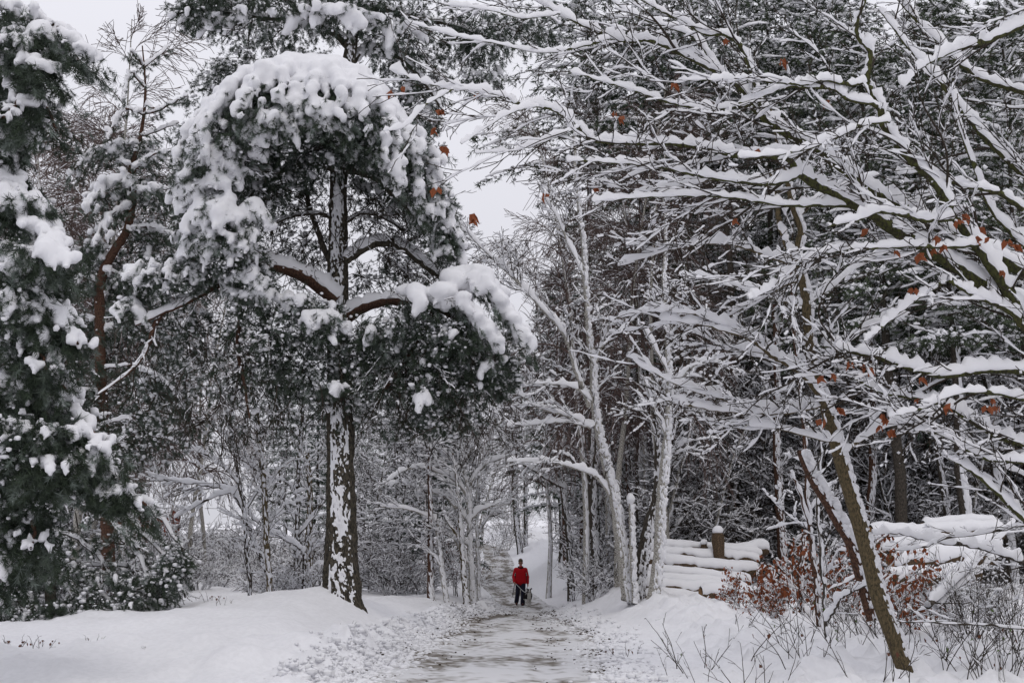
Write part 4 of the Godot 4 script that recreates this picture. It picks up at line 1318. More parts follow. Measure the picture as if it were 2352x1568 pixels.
# ---------------------------------------------------------------- the slim pine between them, farther off
func middle_pine() -> void:
	var base := P(250, 1390, 31.0)
	base.y = ground_at(base.x, base.z)
	var t := thing("slim_pine", "slim pine with bent reddish trunk and cone-hung tip between the two large pines", "tree", base)
	var tk := line([[250, 1420, 34], [245, 1200, 30], [235, 950, 27], [228, 760, 25], [232, 640, 23], [262, 575, 21], [290, 530, 19], [303, 470, 17], [304, 430, 15], [298, 395, 13], [318, 330, 10], [330, 260, 8], [333, 200, 6], [330, 150, 4], [326, 105, 3]], 31.0, 31.0, 5)
	var g := Geo.new()
	g.tube(tk[0], tk[1], 10, 0.08, fn)
	part(t, "trunk", g, M.red_bark, base)
	var f := Field.new(Vector3(P(60, 800, 31.0).x, 3.6, -33.4), Vector3(P(520, 800, 31.0).x, 14.6, -28.6), 0.07)
	var bo := Bough.new()
	var w := Geo.new()
	var s := Geo.new()
	var boughs := [
		[[[327, 150], [310, 130], [300, 118]], 0.03, 0.3], [[[330, 155], [360, 130], [390, 105]], 0.04, 0.5], [[[332, 200], [300, 165], [285, 200], [280, 230]], 0.09, 0.1], [[[332, 240], [360, 250], [385, 240]], 0.05, 0.5],
		[[[328, 262], [290, 250], [262, 280], [248, 320]], 0.1, 0.1], [[[330, 260], [370, 250], [410, 230], [430, 220]], 0.07, 0.5], [[[322, 310], [360, 300], [410, 280]], 0.06, 0.5], [[[318, 330], [280, 330], [230, 345], [180, 380], [160, 400]], 0.11, 0.2],
		[[[300, 395], [270, 350], [230, 345], [190, 370]], 0.1, 0.2], [[[303, 400], [330, 370], [370, 350], [420, 360]], 0.1, 0.3], [[[304, 440], [350, 430], [400, 440], [440, 480]], 0.1, 0.3], [[[300, 420], [260, 410], [220, 440], [200, 480]], 0.14, 0.1], [[[303, 470], [270, 480], [230, 520], [215, 560]], 0.12, 0.3],
		[[[290, 530], [340, 520], [400, 540], [440, 590]], 0.1, 0.4], [[[262, 575], [210, 560], [170, 590], [150, 640]], 0.11, 0.3], [[[240, 620], [290, 640], [340, 690], [370, 740]], 0.1, 0.4], [[[232, 650], [180, 640], [140, 690], [120, 740]], 0.1, 0.4], [[[228, 760], [290, 740], [360, 760], [420, 820]], 0.08, 0.5], [[[230, 740], [190, 730], [160, 780], [150, 850]], 0.08, 0.5], [[[232, 850], [300, 840], [370, 870], [430, 940]], 0.07, 0.6], [[[235, 900], [190, 900], [170, 960]], 0.07, 0.6],
		[[[236, 690], [250, 655], [275, 650], [300, 690]], 0.1, 0.2],
	]
	for l in boughs:
		var st := []
		for q in l[0].size():
			st.append([l[0][q][0], l[0][q][1], lerpf(7.0, 2.5, float(q) / l[0].size())])
		var d1 := 31.0 + rng.randf_range(-1.7, 1.3)
		var ln := line(st, 31.0, d1, 5, 0.02)
		var lg := Geo.new()
		lg.tube(ln[0], ln[1], 6, 0.08, fn)
		var lm := part(t, "branch", lg, M.red_bark, base)
		var sn := Geo.new()
		sn.snow(ln[0], ln[1], 0.09, rng.randf() * 30.0, 7)
		part(lm, "snow_cap", sn, M.snow, base)
		var y0: float = l[0][0][1]
		drape(f, bo, ln, l[1] * 1.3, l[1], l[2], 0.4 if y0 > 300.0 else 0.14, 22.0 if y0 > 300.0 else 9.0, 0.3 if y0 > 300.0 else 0.1)
	for m in [[300, 640, 130, 90, 32.0, 1.2, 520, 10, 0.1], [280, 780, 130, 90, 32.0, 1.2, 520, 8, 0.09], [310, 900, 120, 80, 32.0, 1.2, 420, 6, 0.09], [370, 560, 80, 90, 32.0, 1.0, 320, 10, 0.1], [250, 470, 60, 60, 31.5, 0.8, 160, 8, 0.11], [350, 450, 70, 60, 31.5, 0.8, 200, 8, 0.1], [310, 350, 60, 50, 31.3, 0.6, 110, 5, 0.1], [230, 600, 60, 60, 31.5, 0.7, 160, 8, 0.12], [240, 1010, 120, 80, 30.4, 0.9, 380, 8, 0.09], [340, 1010, 100, 70, 30.6, 0.9, 300, 6, 0.09], [160, 920, 80, 90, 30.6, 0.8, 300, 12, 0.1], [420, 860, 70, 70, 31.0, 0.8, 200, 5, 0.08]]:
		mass(f, bo, w, s, m[0], m[1], m[2], m[3], m[4], m[5], m[6], m[7], m[8])
	var sg := Geo.new()
	f.net(sg, 0.25)
	sg.roughen(0, 0.03, fn)
	part(t, "twigs", w, M.twig, base, true)
	part(t, "twig_snow", s, M.snow, base, true)
	part(t, "snow", sg, M.snow, base, true)
	scatter(t, "needles", shoot, M.needle, bo.where, bo.tints, base)
	scatter(t, "snow_specks", speck, M.snow, bo.specks, PackedColorArray(), base)

# ---------------------------------------------------------------- birches
func weeping(called: String, label: String, h: float, r: float, group: String) -> Node3D:
	var o := {"seg": 8, "wig": 0.09, "lift": -0.55, "kids": [13, 5], "ratio": 0.62, "angle": 0.55, "flat": 1.0, "depth": 0.02, "min": 0.0085, "levels": 2, "laden": 0.35, "low": 1.0, "high": 1.5}
	return twiggy(called, label, h, r, Vector3(0.05, 0, 0), 0.3, 30, o, M.birch_bark, M.pink_twig, group, 0.24, 0.03)

func birches() -> void:
	var wl := "bare weeping birch with fine hanging pinkish twigs behind the left pines"
	var wp := weeping("weeping_birch", wl, 17.5, 0.13, "weeping birches behind the left pines")
	wp.position = on_ground(P(70, 1350, 36.0).x, 36.0)
	for q in [[-40, 38.0, 1.0], [200, 44.0, 1.0], [150, 40.0, 0.8], [430, 52.0, 0.92], [470, 56.0, 0.88], [60, 48.0, 1.1], [170, 33.0, 1.0], [265, 41.0, 1.0], [110, 39.0, 1.05], [1345, 39.0, 1.0], [1420, 38.0, 1.0], [1540, 37.5, 0.95], [1640, 42.0, 1.05], [1480, 44.0, 1.1], [1260, 50.0, 0.9]]:
		again(wp, on_ground(P(q[0], 1350, q[1]).x, q[1]), rng.randf() * TAU, q[2], wl if q[0] < 1000 else "bare weeping birch with fine pinkish twigs in the wood behind the birch clump", "weeping birches behind the left pines" if q[0] < 1000 else "weeping birches behind the birch clump")
	# the clump of birches by the track
	var clump := [
		["birch_tree", "white birch leaning left, tallest of the clump beside the log pile", [[[1446, 1375, 46], [1442, 1350, 40], [1429, 1257, 35], [1415, 1158, 32], [1392, 1059, 28], [1376, 993, 26], [1366, 927, 24], [1363, 840, 22], [1352, 756, 19], [1346, 654, 16], [1340, 560, 14], [1328, 460, 11], [1322, 360, 8], [1318, 280, 5]], [[1353, 935, 14], [1340, 894, 14], [1326, 861, 13], [1305, 791, 12], [1288, 756, 12], [1236, 698, 11], [1185, 644, 9], [1117, 579, 7], [1058, 517, 5], [1040, 485, 3]], [[1359, 983, 13], [1326, 963, 12], [1280, 947, 11], [1234, 934, 9], [1211, 914, 7], [1181, 898, 4]], [[1358, 980, 9], [1297, 967, 8], [1231, 973, 6], [1165, 978, 4]], [[1402, 1140, 11], [1379, 1102, 11], [1353, 1085, 10], [1313, 1072, 9], [1274, 1062, 8], [1214, 1059, 6], [1165, 1059, 4]], [[1360, 850, 9], [1385, 790, 8], [1400, 740, 5]], [[1345, 640, 8], [1310, 570, 7], [1280, 500, 5], [1240, 430, 3]], [[1366, 927, 8], [1320, 890, 7], [1260, 880, 6], [1210, 880, 4]]], M.birch_bark, 32.3, 0.2],
		["birch_tree", "straight snow-plastered birch on the right of the clump, against the logs", [[[1502, 1385, 42], [1504, 1358, 36], [1514, 1273, 31], [1518, 1174, 29], [1524, 1092, 27], [1531, 1026, 25], [1537, 944, 22], [1537, 861, 19], [1532, 760, 16], [1526, 650, 13], [1530, 540, 9], [1524, 440, 6]], [[1537, 900, 9], [1580, 850, 8], [1620, 830, 6], [1660, 835, 4]], [[1530, 1000, 8], [1500, 930, 7], [1480, 870, 5]], [[1536, 860, 8], [1500, 790, 7], [1470, 740, 4]]], M.birch_bark, 31.6, 0.24],
		["birch_tree", "dark-barked leaning stem between the two white birches of the clump", [[[1462, 1380, 46], [1468, 1345, 40], [1481, 1257, 36], [1495, 1191, 32], [1508, 1151, 28], [1512, 1080, 20], [1508, 980, 15], [1500, 880, 10]], [[1510, 1100, 8], [1545, 1040, 7], [1580, 1010, 4]]], M.dark_bark, 32.6, 0.05],
		["snag", "thin broken stem sheathed in snow inside the birch clump", [[[1459, 1385, 18], [1456, 1320, 17], [1452, 1240, 16], [1451, 1180, 16], [1450, 1150, 15]]], M.birch_bark, 31.9, 0.5],
	]
	for c in clump:
		var d: float = c[4]
		var base := P(c[2][0][1][0], c[2][0][1][1], d)
		base.y = ground_at(base.x, base.z)
		var t := thing(c[0], c[1], "tree", base, "stems of the birch clump")
		var w := Geo.new()
		var s := Geo.new()
		var o := {"seg": 8, "wig": 0.13, "lift": -0.05, "kids": [6, 4], "ratio": 0.5, "angle": 0.7, "flat": 0.7, "depth": 0.055, "min": 0.008, "levels": 2, "laden": 0.8}
		for q in c[2].size():
			var ln := line(c[2][q], d, d - (0.6 if q > 0 else 0.0), 6, 0.01, 0.82)
			var g := Geo.new()
			g.tube(ln[0], ln[1], 12 if q == 0 else 7, 0.1, fn)
			var lm := part(t, "trunk" if q == 0 else "limb", g, c[3], base)
			var sn := Geo.new()
			if q == 0:
				sn.crust(ln[0], ln[1], Vector3(0.45, 0, 1).normalized(), 1.0, 0.06, 0.04, fn, 0.05 + c[5], 2.6, 18)
			else:
				sn.snow(ln[0], ln[1], 0.13, q * 6.1, 8, 0.1)
			part(lm, "snow_cap", sn, M.snow, base)
			if c[0] != "snag":
				sprout(w, s, ln, 2.2 if q == 0 else 4.5, 0.4, 1.8, o, 0.4 if q == 0 else 0.1)
		if c[0] == "snag":
			var cap := Geo.new()
			cap.lump(P(1450, 1146, d), 0.15, 1.0, 2.0, 6, 10)
			part(t, "snow_cap", cap, M.snow, base)
		part(t, "twigs", w, M.twig, base, true)
		part(t, "twig_snow", s, M.snow, base, true)

# ---------------------------------------------------------------- the wood behind
func wood() -> void:
	var gr := "snow-laden slender trees of the wood right of the track"
	var gl := "snow-laden slender trees of the wood left of the track"
	var lr := "slender bare tree laden with snow in the dense wood right of the track"
	var ll := "slender bare tree laden with snow in the wood left of the track"
	var o1 := {"seg": 7, "wig": 0.15, "lift": 0.0, "kids": [8, 5], "ratio": 0.5, "angle": 0.75, "flat": 0.8, "depth": 0.05, "min": 0.0095, "levels": 2, "laden": 0.85, "round": 4, "low": 0.25, "high": 1.1}
	var o2 := o1.duplicate()
	o2.low = 0.05
	o2.high = 0.7
	o2.wig = 0.22
	var kinds := [
		twiggy("slender_tree", lr, 9.0, 0.075, Vector3(0.1, 0, 0), 0.1, 34, o1, M.dark_bark, M.far_twig, gr, 0.27),
		twiggy("slender_tree", lr, 13.0, 0.12, Vector3(-0.12, 0, 0.05), 0.34, 34, o2, M.dark_bark, M.far_twig, gr, 0.26),
		twiggy("slender_tree", lr, 15.5, 0.14, Vector3(0.05, 0, 0.1), 0.36, 38, o1, M.red_bark, M.far_twig, gr, 0.23),
		twiggy("slender_tree", lr, 10.5, 0.1, Vector3(0.18, 0, 0.0), 0.08, 40, o2, M.birch_bark, M.far_twig, gr, 0.24),
		twiggy("slender_tree", lr, 7.0, 0.06, Vector3(-0.1, 0, 0.0), 0.08, 36, o2, M.dark_bark, M.far_twig, gr, 0.3),
	]
	var used := [false, false, false, false, false]
	var put := func(k: int, at: Vector3, size: float, label: String, group: String) -> void:
		if not used[k]:
			used[k] = true
			kinds[k].position = at
			kinds[k].set_meta("label", label)
			kinds[k].set_meta("group", group)
			return
		again(kinds[k], at, rng.randf_range(-0.7, 0.7), size, label, group)
	# right of the track
	var n := 0
	while n < 110:
		var d := 37.5 + pow(rng.randf(), 1.5) * 45.0
		var c := table(TRACK, d) + table(WIDTH, d)
		var x := rng.randf_range(c + 1.4 + (d - 37.0) * 0.03, 0.47 * d + 2.0)
		if (d < 46.0 and x < c + 3.2) or (d < 80.0 and x / d * LENS < 122.0):
			continue
		put.call(rng.randi() % 5, on_ground(x, d), rng.randf_range(0.8, 1.35), lr, gr)
		n += 1
	n = 0
	while n < 30:
		var d := rng.randf_range(37.5, 48.0)
		var px := rng.randf_range(1500.0, 2420.0)
		put.call([0, 3, 4][n % 3], on_ground((px - 1176.0) / LENS * d, d), rng.randf_range(0.6, 1.05), "low twiggy tree laden with snow right behind the log piles", "low twiggy trees behind the log piles")
		n += 1
	n = 0
	while n < 40:
		var d := 40.0 + pow(rng.randf(), 1.3) * 48.0
		var c := table(TRACK, d) - table(WIDTH, d)
		var x := rng.randf_range(-0.47 * d - 1.0, c - 1.3)
		var px := x / d * LENS + 1176.0
		if (px > 300.0 and px < 760.0 and d < 70.0) or (px > 1085.0 and d < 80.0):
			continue
		put.call(rng.randi() % 5, on_ground(x, d), rng.randf_range(0.55, 1.0), ll, gl)
		n += 1
	# closing the end of the track
	for q in 16:
		var d := rng.randf_range(88.0, 112.0)
		put.call(rng.randi() % 5, on_ground(rng.randf_range(-9.0, 9.0), d), rng.randf_range(0.9, 1.3), "slender bare tree in the wood where the track runs out of sight", "slender trees at the far end of the track")
	# conifers
	var gc := "dark snowy conifers deep in the wood"
	var lc := "dark snow-covered conifer standing among the bare trees of the wood"
	var ev := [evergreen("conifer", lc, 16.0, 0.2, 0.18, 20, 2.6, gc), evergreen("conifer", lc, 19.0, 0.2, 0.38, 18, 3.0, gc, 1.2, Color(0.04, 0.05, 0.032)), evergreen("conifer", lc, 11.0, 0.14, 0.06, 18, 2.1, gc, 1.0, Color(0.03, 0.045, 0.035)), evergreen("conifer", lc, 24.0, 0.22, 0.66, 12, 3.4, gc, 1.2, Color(0.035, 0.045, 0.03))]
	var spots := [[1365, 45.0, 3, 1.1], [1470, 45.0, 3, 1.0], [1570, 44.0, 3, 1.05], [1690, 41.0, 3, 1.0], [1790, 44.0, 3, 1.1], [1890, 42.0, 3, 1.05], [1290, 58.0, 0, 1.0], [1480, 56.0, 0, 1.15], [1820, 56.0, 0, 1.25], [820, 72.0, 0, 0.8],  [1650, 44.0, 1, 1.15], [1990, 40.0, 1, 1.15], [2080, 36.0, 1, 1.05], [2150, 41.0, 0, 1.3], [2230, 35.5, 1, 1.05], [2330, 38.0, 1, 1.1], [2400, 34.0, 1, 1.05], [1600, 56.0, 1, 1.4], [1340, 72.0, 1, 1.2], [1480, 62.0, 1, 1.4], [1700, 58.0, 1, 1.5], [1850, 54.0, 1, 1.45], [1950, 60.0, 1, 1.5], [2050, 52.0, 1, 1.4], [2180, 56.0, 1, 1.5], [2290, 50.0, 1, 1.4], [2390, 46.0, 1, 1.3], [1180, 95.0, 1, 0.95], 
		[980, 60.0, 2, 1.1], [720, 78.0, 2, 1.1], [650, 74.0, 0, 0.85], [240, 56.0, 0, 0.8], [150, 52.0, 2, 1.1], [60, 50.0, 0, 0.8], [1020, 80.0, 0, 1.0], [900, 84.0, 0, 1.0], [760, 86.0, 0, 1.0]]
	var first := [true, true, true, true]
	for q in spots:
		var at := on_ground(P(q[0], 1300, q[1]).x, q[1])
		var k: int = q[2]
		if first[k]:
			first[k] = false
			ev[k].position = at
			ev[k].scale = Vector3.ONE * q[3]
		else:
			again(ev[k], at, rng.randf() * TAU, q[3], lc, gc)
	# bushes that close the space near the ground
	var ob := {"seg": 7, "wig": 0.2, "lift": 0.02, "kids": [8, 4], "ratio": 0.5, "angle": 0.7, "flat": 0.9, "depth": 0.065, "min": 0.007, "levels": 2, "laden": 0.85, "round": 4}
	var bl := "low leafless bush laden with snow at the foot of the wood"
	var bushes := []
	for k in 3:
		var t := thing("snowy_bush", bl, "bush", Vector3.ZERO, "leafless bushes at the foot of the wood")
		var w := Geo.new()
		var s := Geo.new()
		for q in 16:
			var a := rng.randf() * TAU
			grow(w, s, Vector3(cos(a) * 0.2, -0.15, sin(a) * 0.2), Vector3(cos(a) * 0.6, rng.randf_range(0.5, 1.3), sin(a) * 0.6).normalized(), rng.randf_range(1.2, 2.4), 0.018, 0, ob)
		part(t, "stems", w, M.far_twig, Vector3.ZERO, true)
		part(t, "snow", s, M.snow, Vector3.ZERO, true)
		bushes.append(t)
	var placed := 0
	while placed < 80:
		var right := placed < 36
		var d := 38.0 + pow(rng.randf(), 1.4) * 40.0
		var c := table(TRACK, d)
		var x := rng.randf_range(c + table(WIDTH, d) + 0.9, 0.46 * d) if right else rng.randf_range(-0.46 * d, c - table(WIDTH, d) - 0.9)
		var px := x / d * LENS + 1176.0
		if (not right and px > 420.0 and px < 620.0 and rng.randf() < 0.6) or (px > 1075.0 and px < 1285.0 and d < 85.0) or (not right and px > 840.0 and d < 50.0):
			continue
		var at := on_ground(x, d)
		if placed < 3:
			bushes[placed].position = at
		else:
			again(bushes[placed % 3], at, rng.randf() * TAU, rng.randf_range(0.5, 1.25), bl, "leafless bushes at the foot of the wood")
		placed += 1
	for q in [[60, 26.0, 0.5], [150, 26.5, 0.55], [240, 27.0, 0.5], [330, 27.5, 0.5], [385, 27.0, 0.4], [660, 28.5, 0.4], [720, 29.5, 0.45], [470, 46.0, 0.8], [520, 50.0, 0.7], [420, 52.0, 0.9], [380, 45.0, 0.9], [590, 55.0, 0.8], [450, 60.0, 1.0], [640, 50.0, 0.9], [350, 55.0, 1.0], [550, 64.0, 1.0], [480, 70.0, 1.2], [400, 66.0, 1.2], [900, 43.0, 0.7], [940, 44.5, 0.6], [870, 46.0, 0.8], [980, 43.5, 0.5]]:
		again(bushes[placed % 3], on_ground((q[0] - 1176.0) / LENS * q[1], q[1]), rng.randf() * TAU, q[2], bl, "leafless bushes at the foot of the wood")
		placed += 1
	# single trunks that stand out
	var marked := [
		["dark snowy trunk with a leftward bough, right of the walker", [[[1312, 1350, 18], [1310, 1332, 16], [1307, 1224, 14], [1293, 1125, 13], [1290, 1060, 11], [1295, 960, 9], [1290, 860, 6]], [[1297, 1122, 10], [1267, 1105, 9], [1241, 1089, 7], [1214, 1072, 5], [1180, 1062, 3]]], 44.0, M.dark_bark],
		["dark trunk at the bend, directly behind the walker", [[[1196, 1290, 17], [1195, 1270, 15], [1187, 1200, 14], [1184, 1130, 13], [1180, 1000, 11], [1172, 860, 8]]], 78.0, M.dark_bark],
		["second dark trunk at the bend, just right of the first", [[[1208, 1280, 12], [1207, 1262, 11], [1208, 1190, 10], [1206, 1100, 9], [1200, 980, 6]]], 82.0, M.dark_bark],
		["thick snow-plastered trunk left of the birch clump", [[[1371, 1345, 25], [1369, 1323, 22], [1365, 1230, 20], [1363, 1158, 19], [1372, 1040, 17], [1380, 900, 14], [1384, 760, 10]]], 42.0, M.dark_bark],
		["white snow-sheathed trunk just left of the birch clump", [[[1407, 1345, 30], [1405, 1323, 26], [1402, 1260, 22], [1399, 1207, 18], [1396, 1110, 12], [1400, 1000, 8]]], 43.5, M.birch_bark],
		["dark trunk with a low leftward fork behind the cut post", [[[1640, 1270, 18], [1643, 1207, 16], [1649, 1092, 15], [1653, 960, 13], [1650, 861, 11], [1655, 760, 8]], [[1645, 1150, 10], [1620, 1110, 9], [1595, 1080, 7], [1575, 1040, 4]], [[1648, 1100, 8], [1680, 1060, 7], [1715, 1035, 4]]], 40.0, M.dark_bark],
		["reddish pine trunk in the wood above the log pile", [[[1628, 1270, 18], [1626, 1180, 17], [1630, 1050, 16], [1632, 900, 15], [1630, 700, 13], [1634, 500, 11]]], 46.0, M.red_bark],
		["reddish trunk deep in the wood right of the beech", [[[2000, 1250, 20], [2003, 1120, 19], [2008, 980, 18], [2005, 820, 16], [2010, 640, 13]]], 38.0, M.red_bark],
		["dark upright trunk in the wood near the right edge", [[[2062, 1260, 18], [2066, 1120, 17], [2072, 960, 16], [2075, 800, 14], [2082, 600, 11]]], 39.0, M.dark_bark],
		["snow-streaked grey trunk behind the brown beech leaves", [[[1800, 1310, 24], [1795, 1230, 22], [1790, 1120, 20], [1784, 1020, 18], [1786, 880, 16], [1780, 700, 13]]], 37.8, M.red_bark],
		["slender red-brown stem just left of the leaning trunk", [[[1880, 1400, 13], [1878, 1370, 12], [1870, 1300, 12], [1860, 1200, 11], [1852, 1060, 10], [1838, 900, 9], [1822, 740, 8], [1818, 620, 5]], [[1860, 1200, 6], [1835, 1130, 5], [1815, 1080, 3]]], 22.0, M.red_bark],
		["thin dark stem close behind the leaning trunk", [[[1896, 1400, 10], [1894, 1384, 9], [1886, 1270, 8], [1880, 1154, 7], [1884, 1040, 5], [1892, 950, 3]]], 21.0, M.dark_bark],
		["short snow-capped stub between the logs and the leaning trunk", [[[1838, 1330, 13], [1842, 1290, 12], [1846, 1250, 11], [1846, 1225, 10]]], 26.0, M.red_bark],
	]
	var om := {"seg": 7, "wig": 0.14, "lift": 0.0, "kids": [7, 4], "ratio": 0.5, "angle": 0.75, "flat": 0.7, "depth": 0.06, "min": 0.008, "levels": 2, "laden": 0.85}
	for c in marked:
		var d: float = c[2]
		var st: Array = c[1][0]
		var base := P(st[0][0], st[0][1], d)
		base.y = ground_at(base.x, base.z)
		var t := thing("forest_trunk", c[0], "tree", base)
		var w := Geo.new()
		var s := Geo.new()
		for q in c[1].size():
			var ln := line(c[1][q], d, d - 0.3 * q, 5, 0.015)
			if q == 0:
				ln[0][0] = Vector3(ln[0][0].x, minf(ln[0][0].y, base.y - 0.2), ln[0][0].z)
			var g := Geo.new()
			g.tube(ln[0], ln[1], 10, 0.1, fn)
			var lm := part(t, "trunk" if q == 0 else "limb", g, c[3], base)
			var sn := Geo.new()
			if q == 0:
				sn.crust(ln[0], ln[1], Vector3(0.35, 0, 1).normalized(), 1.0, 0.05, 0.07, fn, 0.12, 4.0, 10)
			else:
				sn.snow(ln[0], ln[1], 0.14, rng.randf() * 20.0, 7, 0.1)
			part(lm, "snow_cap", sn, M.snow, base)
			if st.size() > 5:
				sprout(w, s, ln, 2.5 if d < 60.0 else 1.2, 0.4, 1.5, om, 0.15)
		part(t, "twigs", w, M.far_twig, base, true)
		part(t, "twig_snow", s, M.snow, base, true)

# ---------------------------------------------------------------- young trees at both sides of the track
func saplings() -> void:
	var list := [
		["thin_tree", "dark thin stem, left of the two saplings beside the big pine", [[[575, 1385, 11], [574, 1350, 10], [564, 1238, 9], [560, 1170, 9], [547, 1102, 8], [537, 1033, 7], [520, 940, 6], [495, 860, 4]], [[560, 1180, 5], [590, 1130, 4], [610, 1090, 3]], [[548, 1110, 6], [500, 1060, 5], [440, 1030, 4], [380, 1005, 3]]], 28.0, M.dark_bark, 0.06],
		["thin_tree", "olive-brown straight sapling left of the big pine", [[[621, 1385, 15], [619, 1355, 14], [612, 1238, 13], [607, 1136, 12], [601, 1068, 11], [590, 960, 9], [575, 880, 7]], [[606, 1130, 6], [640, 1080, 5], [680, 1050, 3]]], 27.5, M.beech_bark, 0.05],
		["thin_tree", "curved stem arching left over the clearing, snow along its back", [[[626, 1370, 10], [622, 1341, 9], [581, 1238, 9], [557, 1170, 8], [530, 1129, 8], [478, 1115, 7], [400, 1105, 5], [340, 1090, 3]], [[530, 1129, 6], [470, 1150, 5], [400, 1190, 4]]], 28.4, M.twig, 0.09],
		["thin_tree", "snow-topped slanting stem crossing behind the two saplings", [[[700, 1270, 9], [683, 1252, 9], [632, 1225, 8], [598, 1201, 7], [564, 1173, 5], [540, 1150, 4]]], 29.0, M.twig, 0.1],
		["thin_tree", "brown tangled tree close behind the big pine's foot", [[[682, 1370, 14], [680, 1340, 13], [683, 1136, 10], [690, 1000, 8], [700, 880, 5]], [[682, 1200, 6], [650, 1140, 5], [640, 1080, 4]], [[684, 1230, 7], [715, 1190, 6], [745, 1150, 4]]], 30.0, M.dark_bark, 0.06],
		["thin_tree", "mottled thick stem just left of the big pine's foot", [[[712, 1370, 20], [712, 1340, 18], [708, 1240, 16], [712, 1140, 13], [705, 1040, 10]]], 31.0, M.beech_bark, 0.06],
		["young_tree", "young white tree with fanned branches by the track bend", [[[1087, 1390, 18], [1086, 1368, 16], [1080, 1257, 14], [1078, 1182, 13], [1077, 1127, 12], [1071, 1106, 9], [1064, 1072, 8], [1060, 1010, 6], [1050, 940, 4]], [[1073, 1193, 9], [1049, 1167, 9], [1027, 1143, 8], [1005, 1132, 7], [972, 1121, 6], [928, 1108, 4], [880, 1110, 3]], [[1080, 1253, 10], [1038, 1226, 10], [1016, 1215, 9], [994, 1191, 8], [939, 1169, 6], [873, 1163, 4]], [[1080, 1115, 8], [1091, 1090, 8], [1115, 1066, 7], [1146, 1053, 5], [1190, 1040, 3]], [[1080, 1195, 8], [1100, 1173, 7], [1126, 1162, 6], [1170, 1155, 4]], [[1074, 1140, 8], [1040, 1100, 8], [980, 1075, 6], [930, 1078, 5], [890, 1105, 3]], [[1078, 1300, 8], [1045, 1240, 7], [1015, 1225, 6], [980, 1230, 4]], [[1070, 1100, 7], [1040, 1060, 6], [1000, 1030, 4], [950, 1010, 3]], [[1062, 1060, 6], [1090, 1020, 5], [1110, 970, 3]]], 41.0, M.birch_bark, 0.13],
		["young_tree", "brown-stemmed sapling just left of the young white tree", [[[1072, 1395, 17], [1070, 1365, 15], [1063, 1290, 13], [1058, 1200, 10], [1050, 1120, 7], [1040, 1040, 4]], [[1060, 1250, 6], [1030, 1200, 5], [1010, 1160, 3]]], 40.5, M.beech_bark, 0.1],
		["young_tree", "short white birch stem leftmost by the track bend", [[[1026, 1390, 14], [1023, 1365, 13], [1015, 1310, 12], [1010, 1260, 9], [1000, 1200, 6]], [[1014, 1300, 5], [990, 1270, 4], [960, 1255, 3]]], 40.2, M.birch_bark, 0.1],
		["young_tree", "thin birch stem rightmost by the track bend, among brown leaves", [[[1102, 1385, 11], [1100, 1360, 10], [1098, 1270, 9], [1096, 1180, 8], [1100, 1080, 6], [1106, 980, 4]], [[1098, 1230, 5], [1120, 1190, 4], [1140, 1170, 3]]], 42.5, M.birch_bark, 0.1],
	]
	var o := {"seg": 7, "wig": 0.15, "lift": -0.02, "kids": [7, 4], "ratio": 0.52, "angle": 0.65, "flat": 0.7, "depth": 0.06, "min": 0.0065, "levels": 2, "laden": 0.85}
	for c in list:
		var d: float = c[3]
		var base := P(c[2][0][1][0], c[2][0][1][1], d)
		base.y = ground_at(base.x, base.z)
		var t := thing(c[0], c[1], "tree", base)
		var w := Geo.new()
		var s := Geo.new()
		for q in c[2].size():
			var ln := line(c[2][q], d, d + (rng.randf_range(-0.9, 0.4) if q > 0 else 0.0), 5, 0.01)
			if q == 0:
				ln[0][0] = Vector3(ln[0][0].x, minf(ln[0][0].y, base.y - 0.25), ln[0][0].z)
			var g := Geo.new()
			g.tube(ln[0], ln[1], 9, 0.08, fn)
			var lm := part(t, "trunk" if q == 0 else "limb", g, c[4], base)
			var sn := Geo.new()
			if q == 0:
				sn.crust(ln[0], ln[1], Vector3(0.3, 0, 1).normalized(), 1.1, 0.035, 0.06, fn, 0.35 if c[0] == "young_tree" else -0.15, 4.0, 10)
			sn.snow(ln[0], ln[1], c[5], rng.randf() * 30.0, 7, 0.25)
			part(lm, "snow_cap", sn, M.snow, base)
			sprout(w, s, ln, 5.5 if c[0] == "young_tree" else 4.0, 0.3, 1.4, o, 0.45 if q == 0 and c[0] == "young_tree" else 0.18)
		part(t, "twigs", w, M.far_twig if c[0] == "young_tree" else M.twig, base, true)
		part(t, "twig_snow", s, M.snow, base, true)

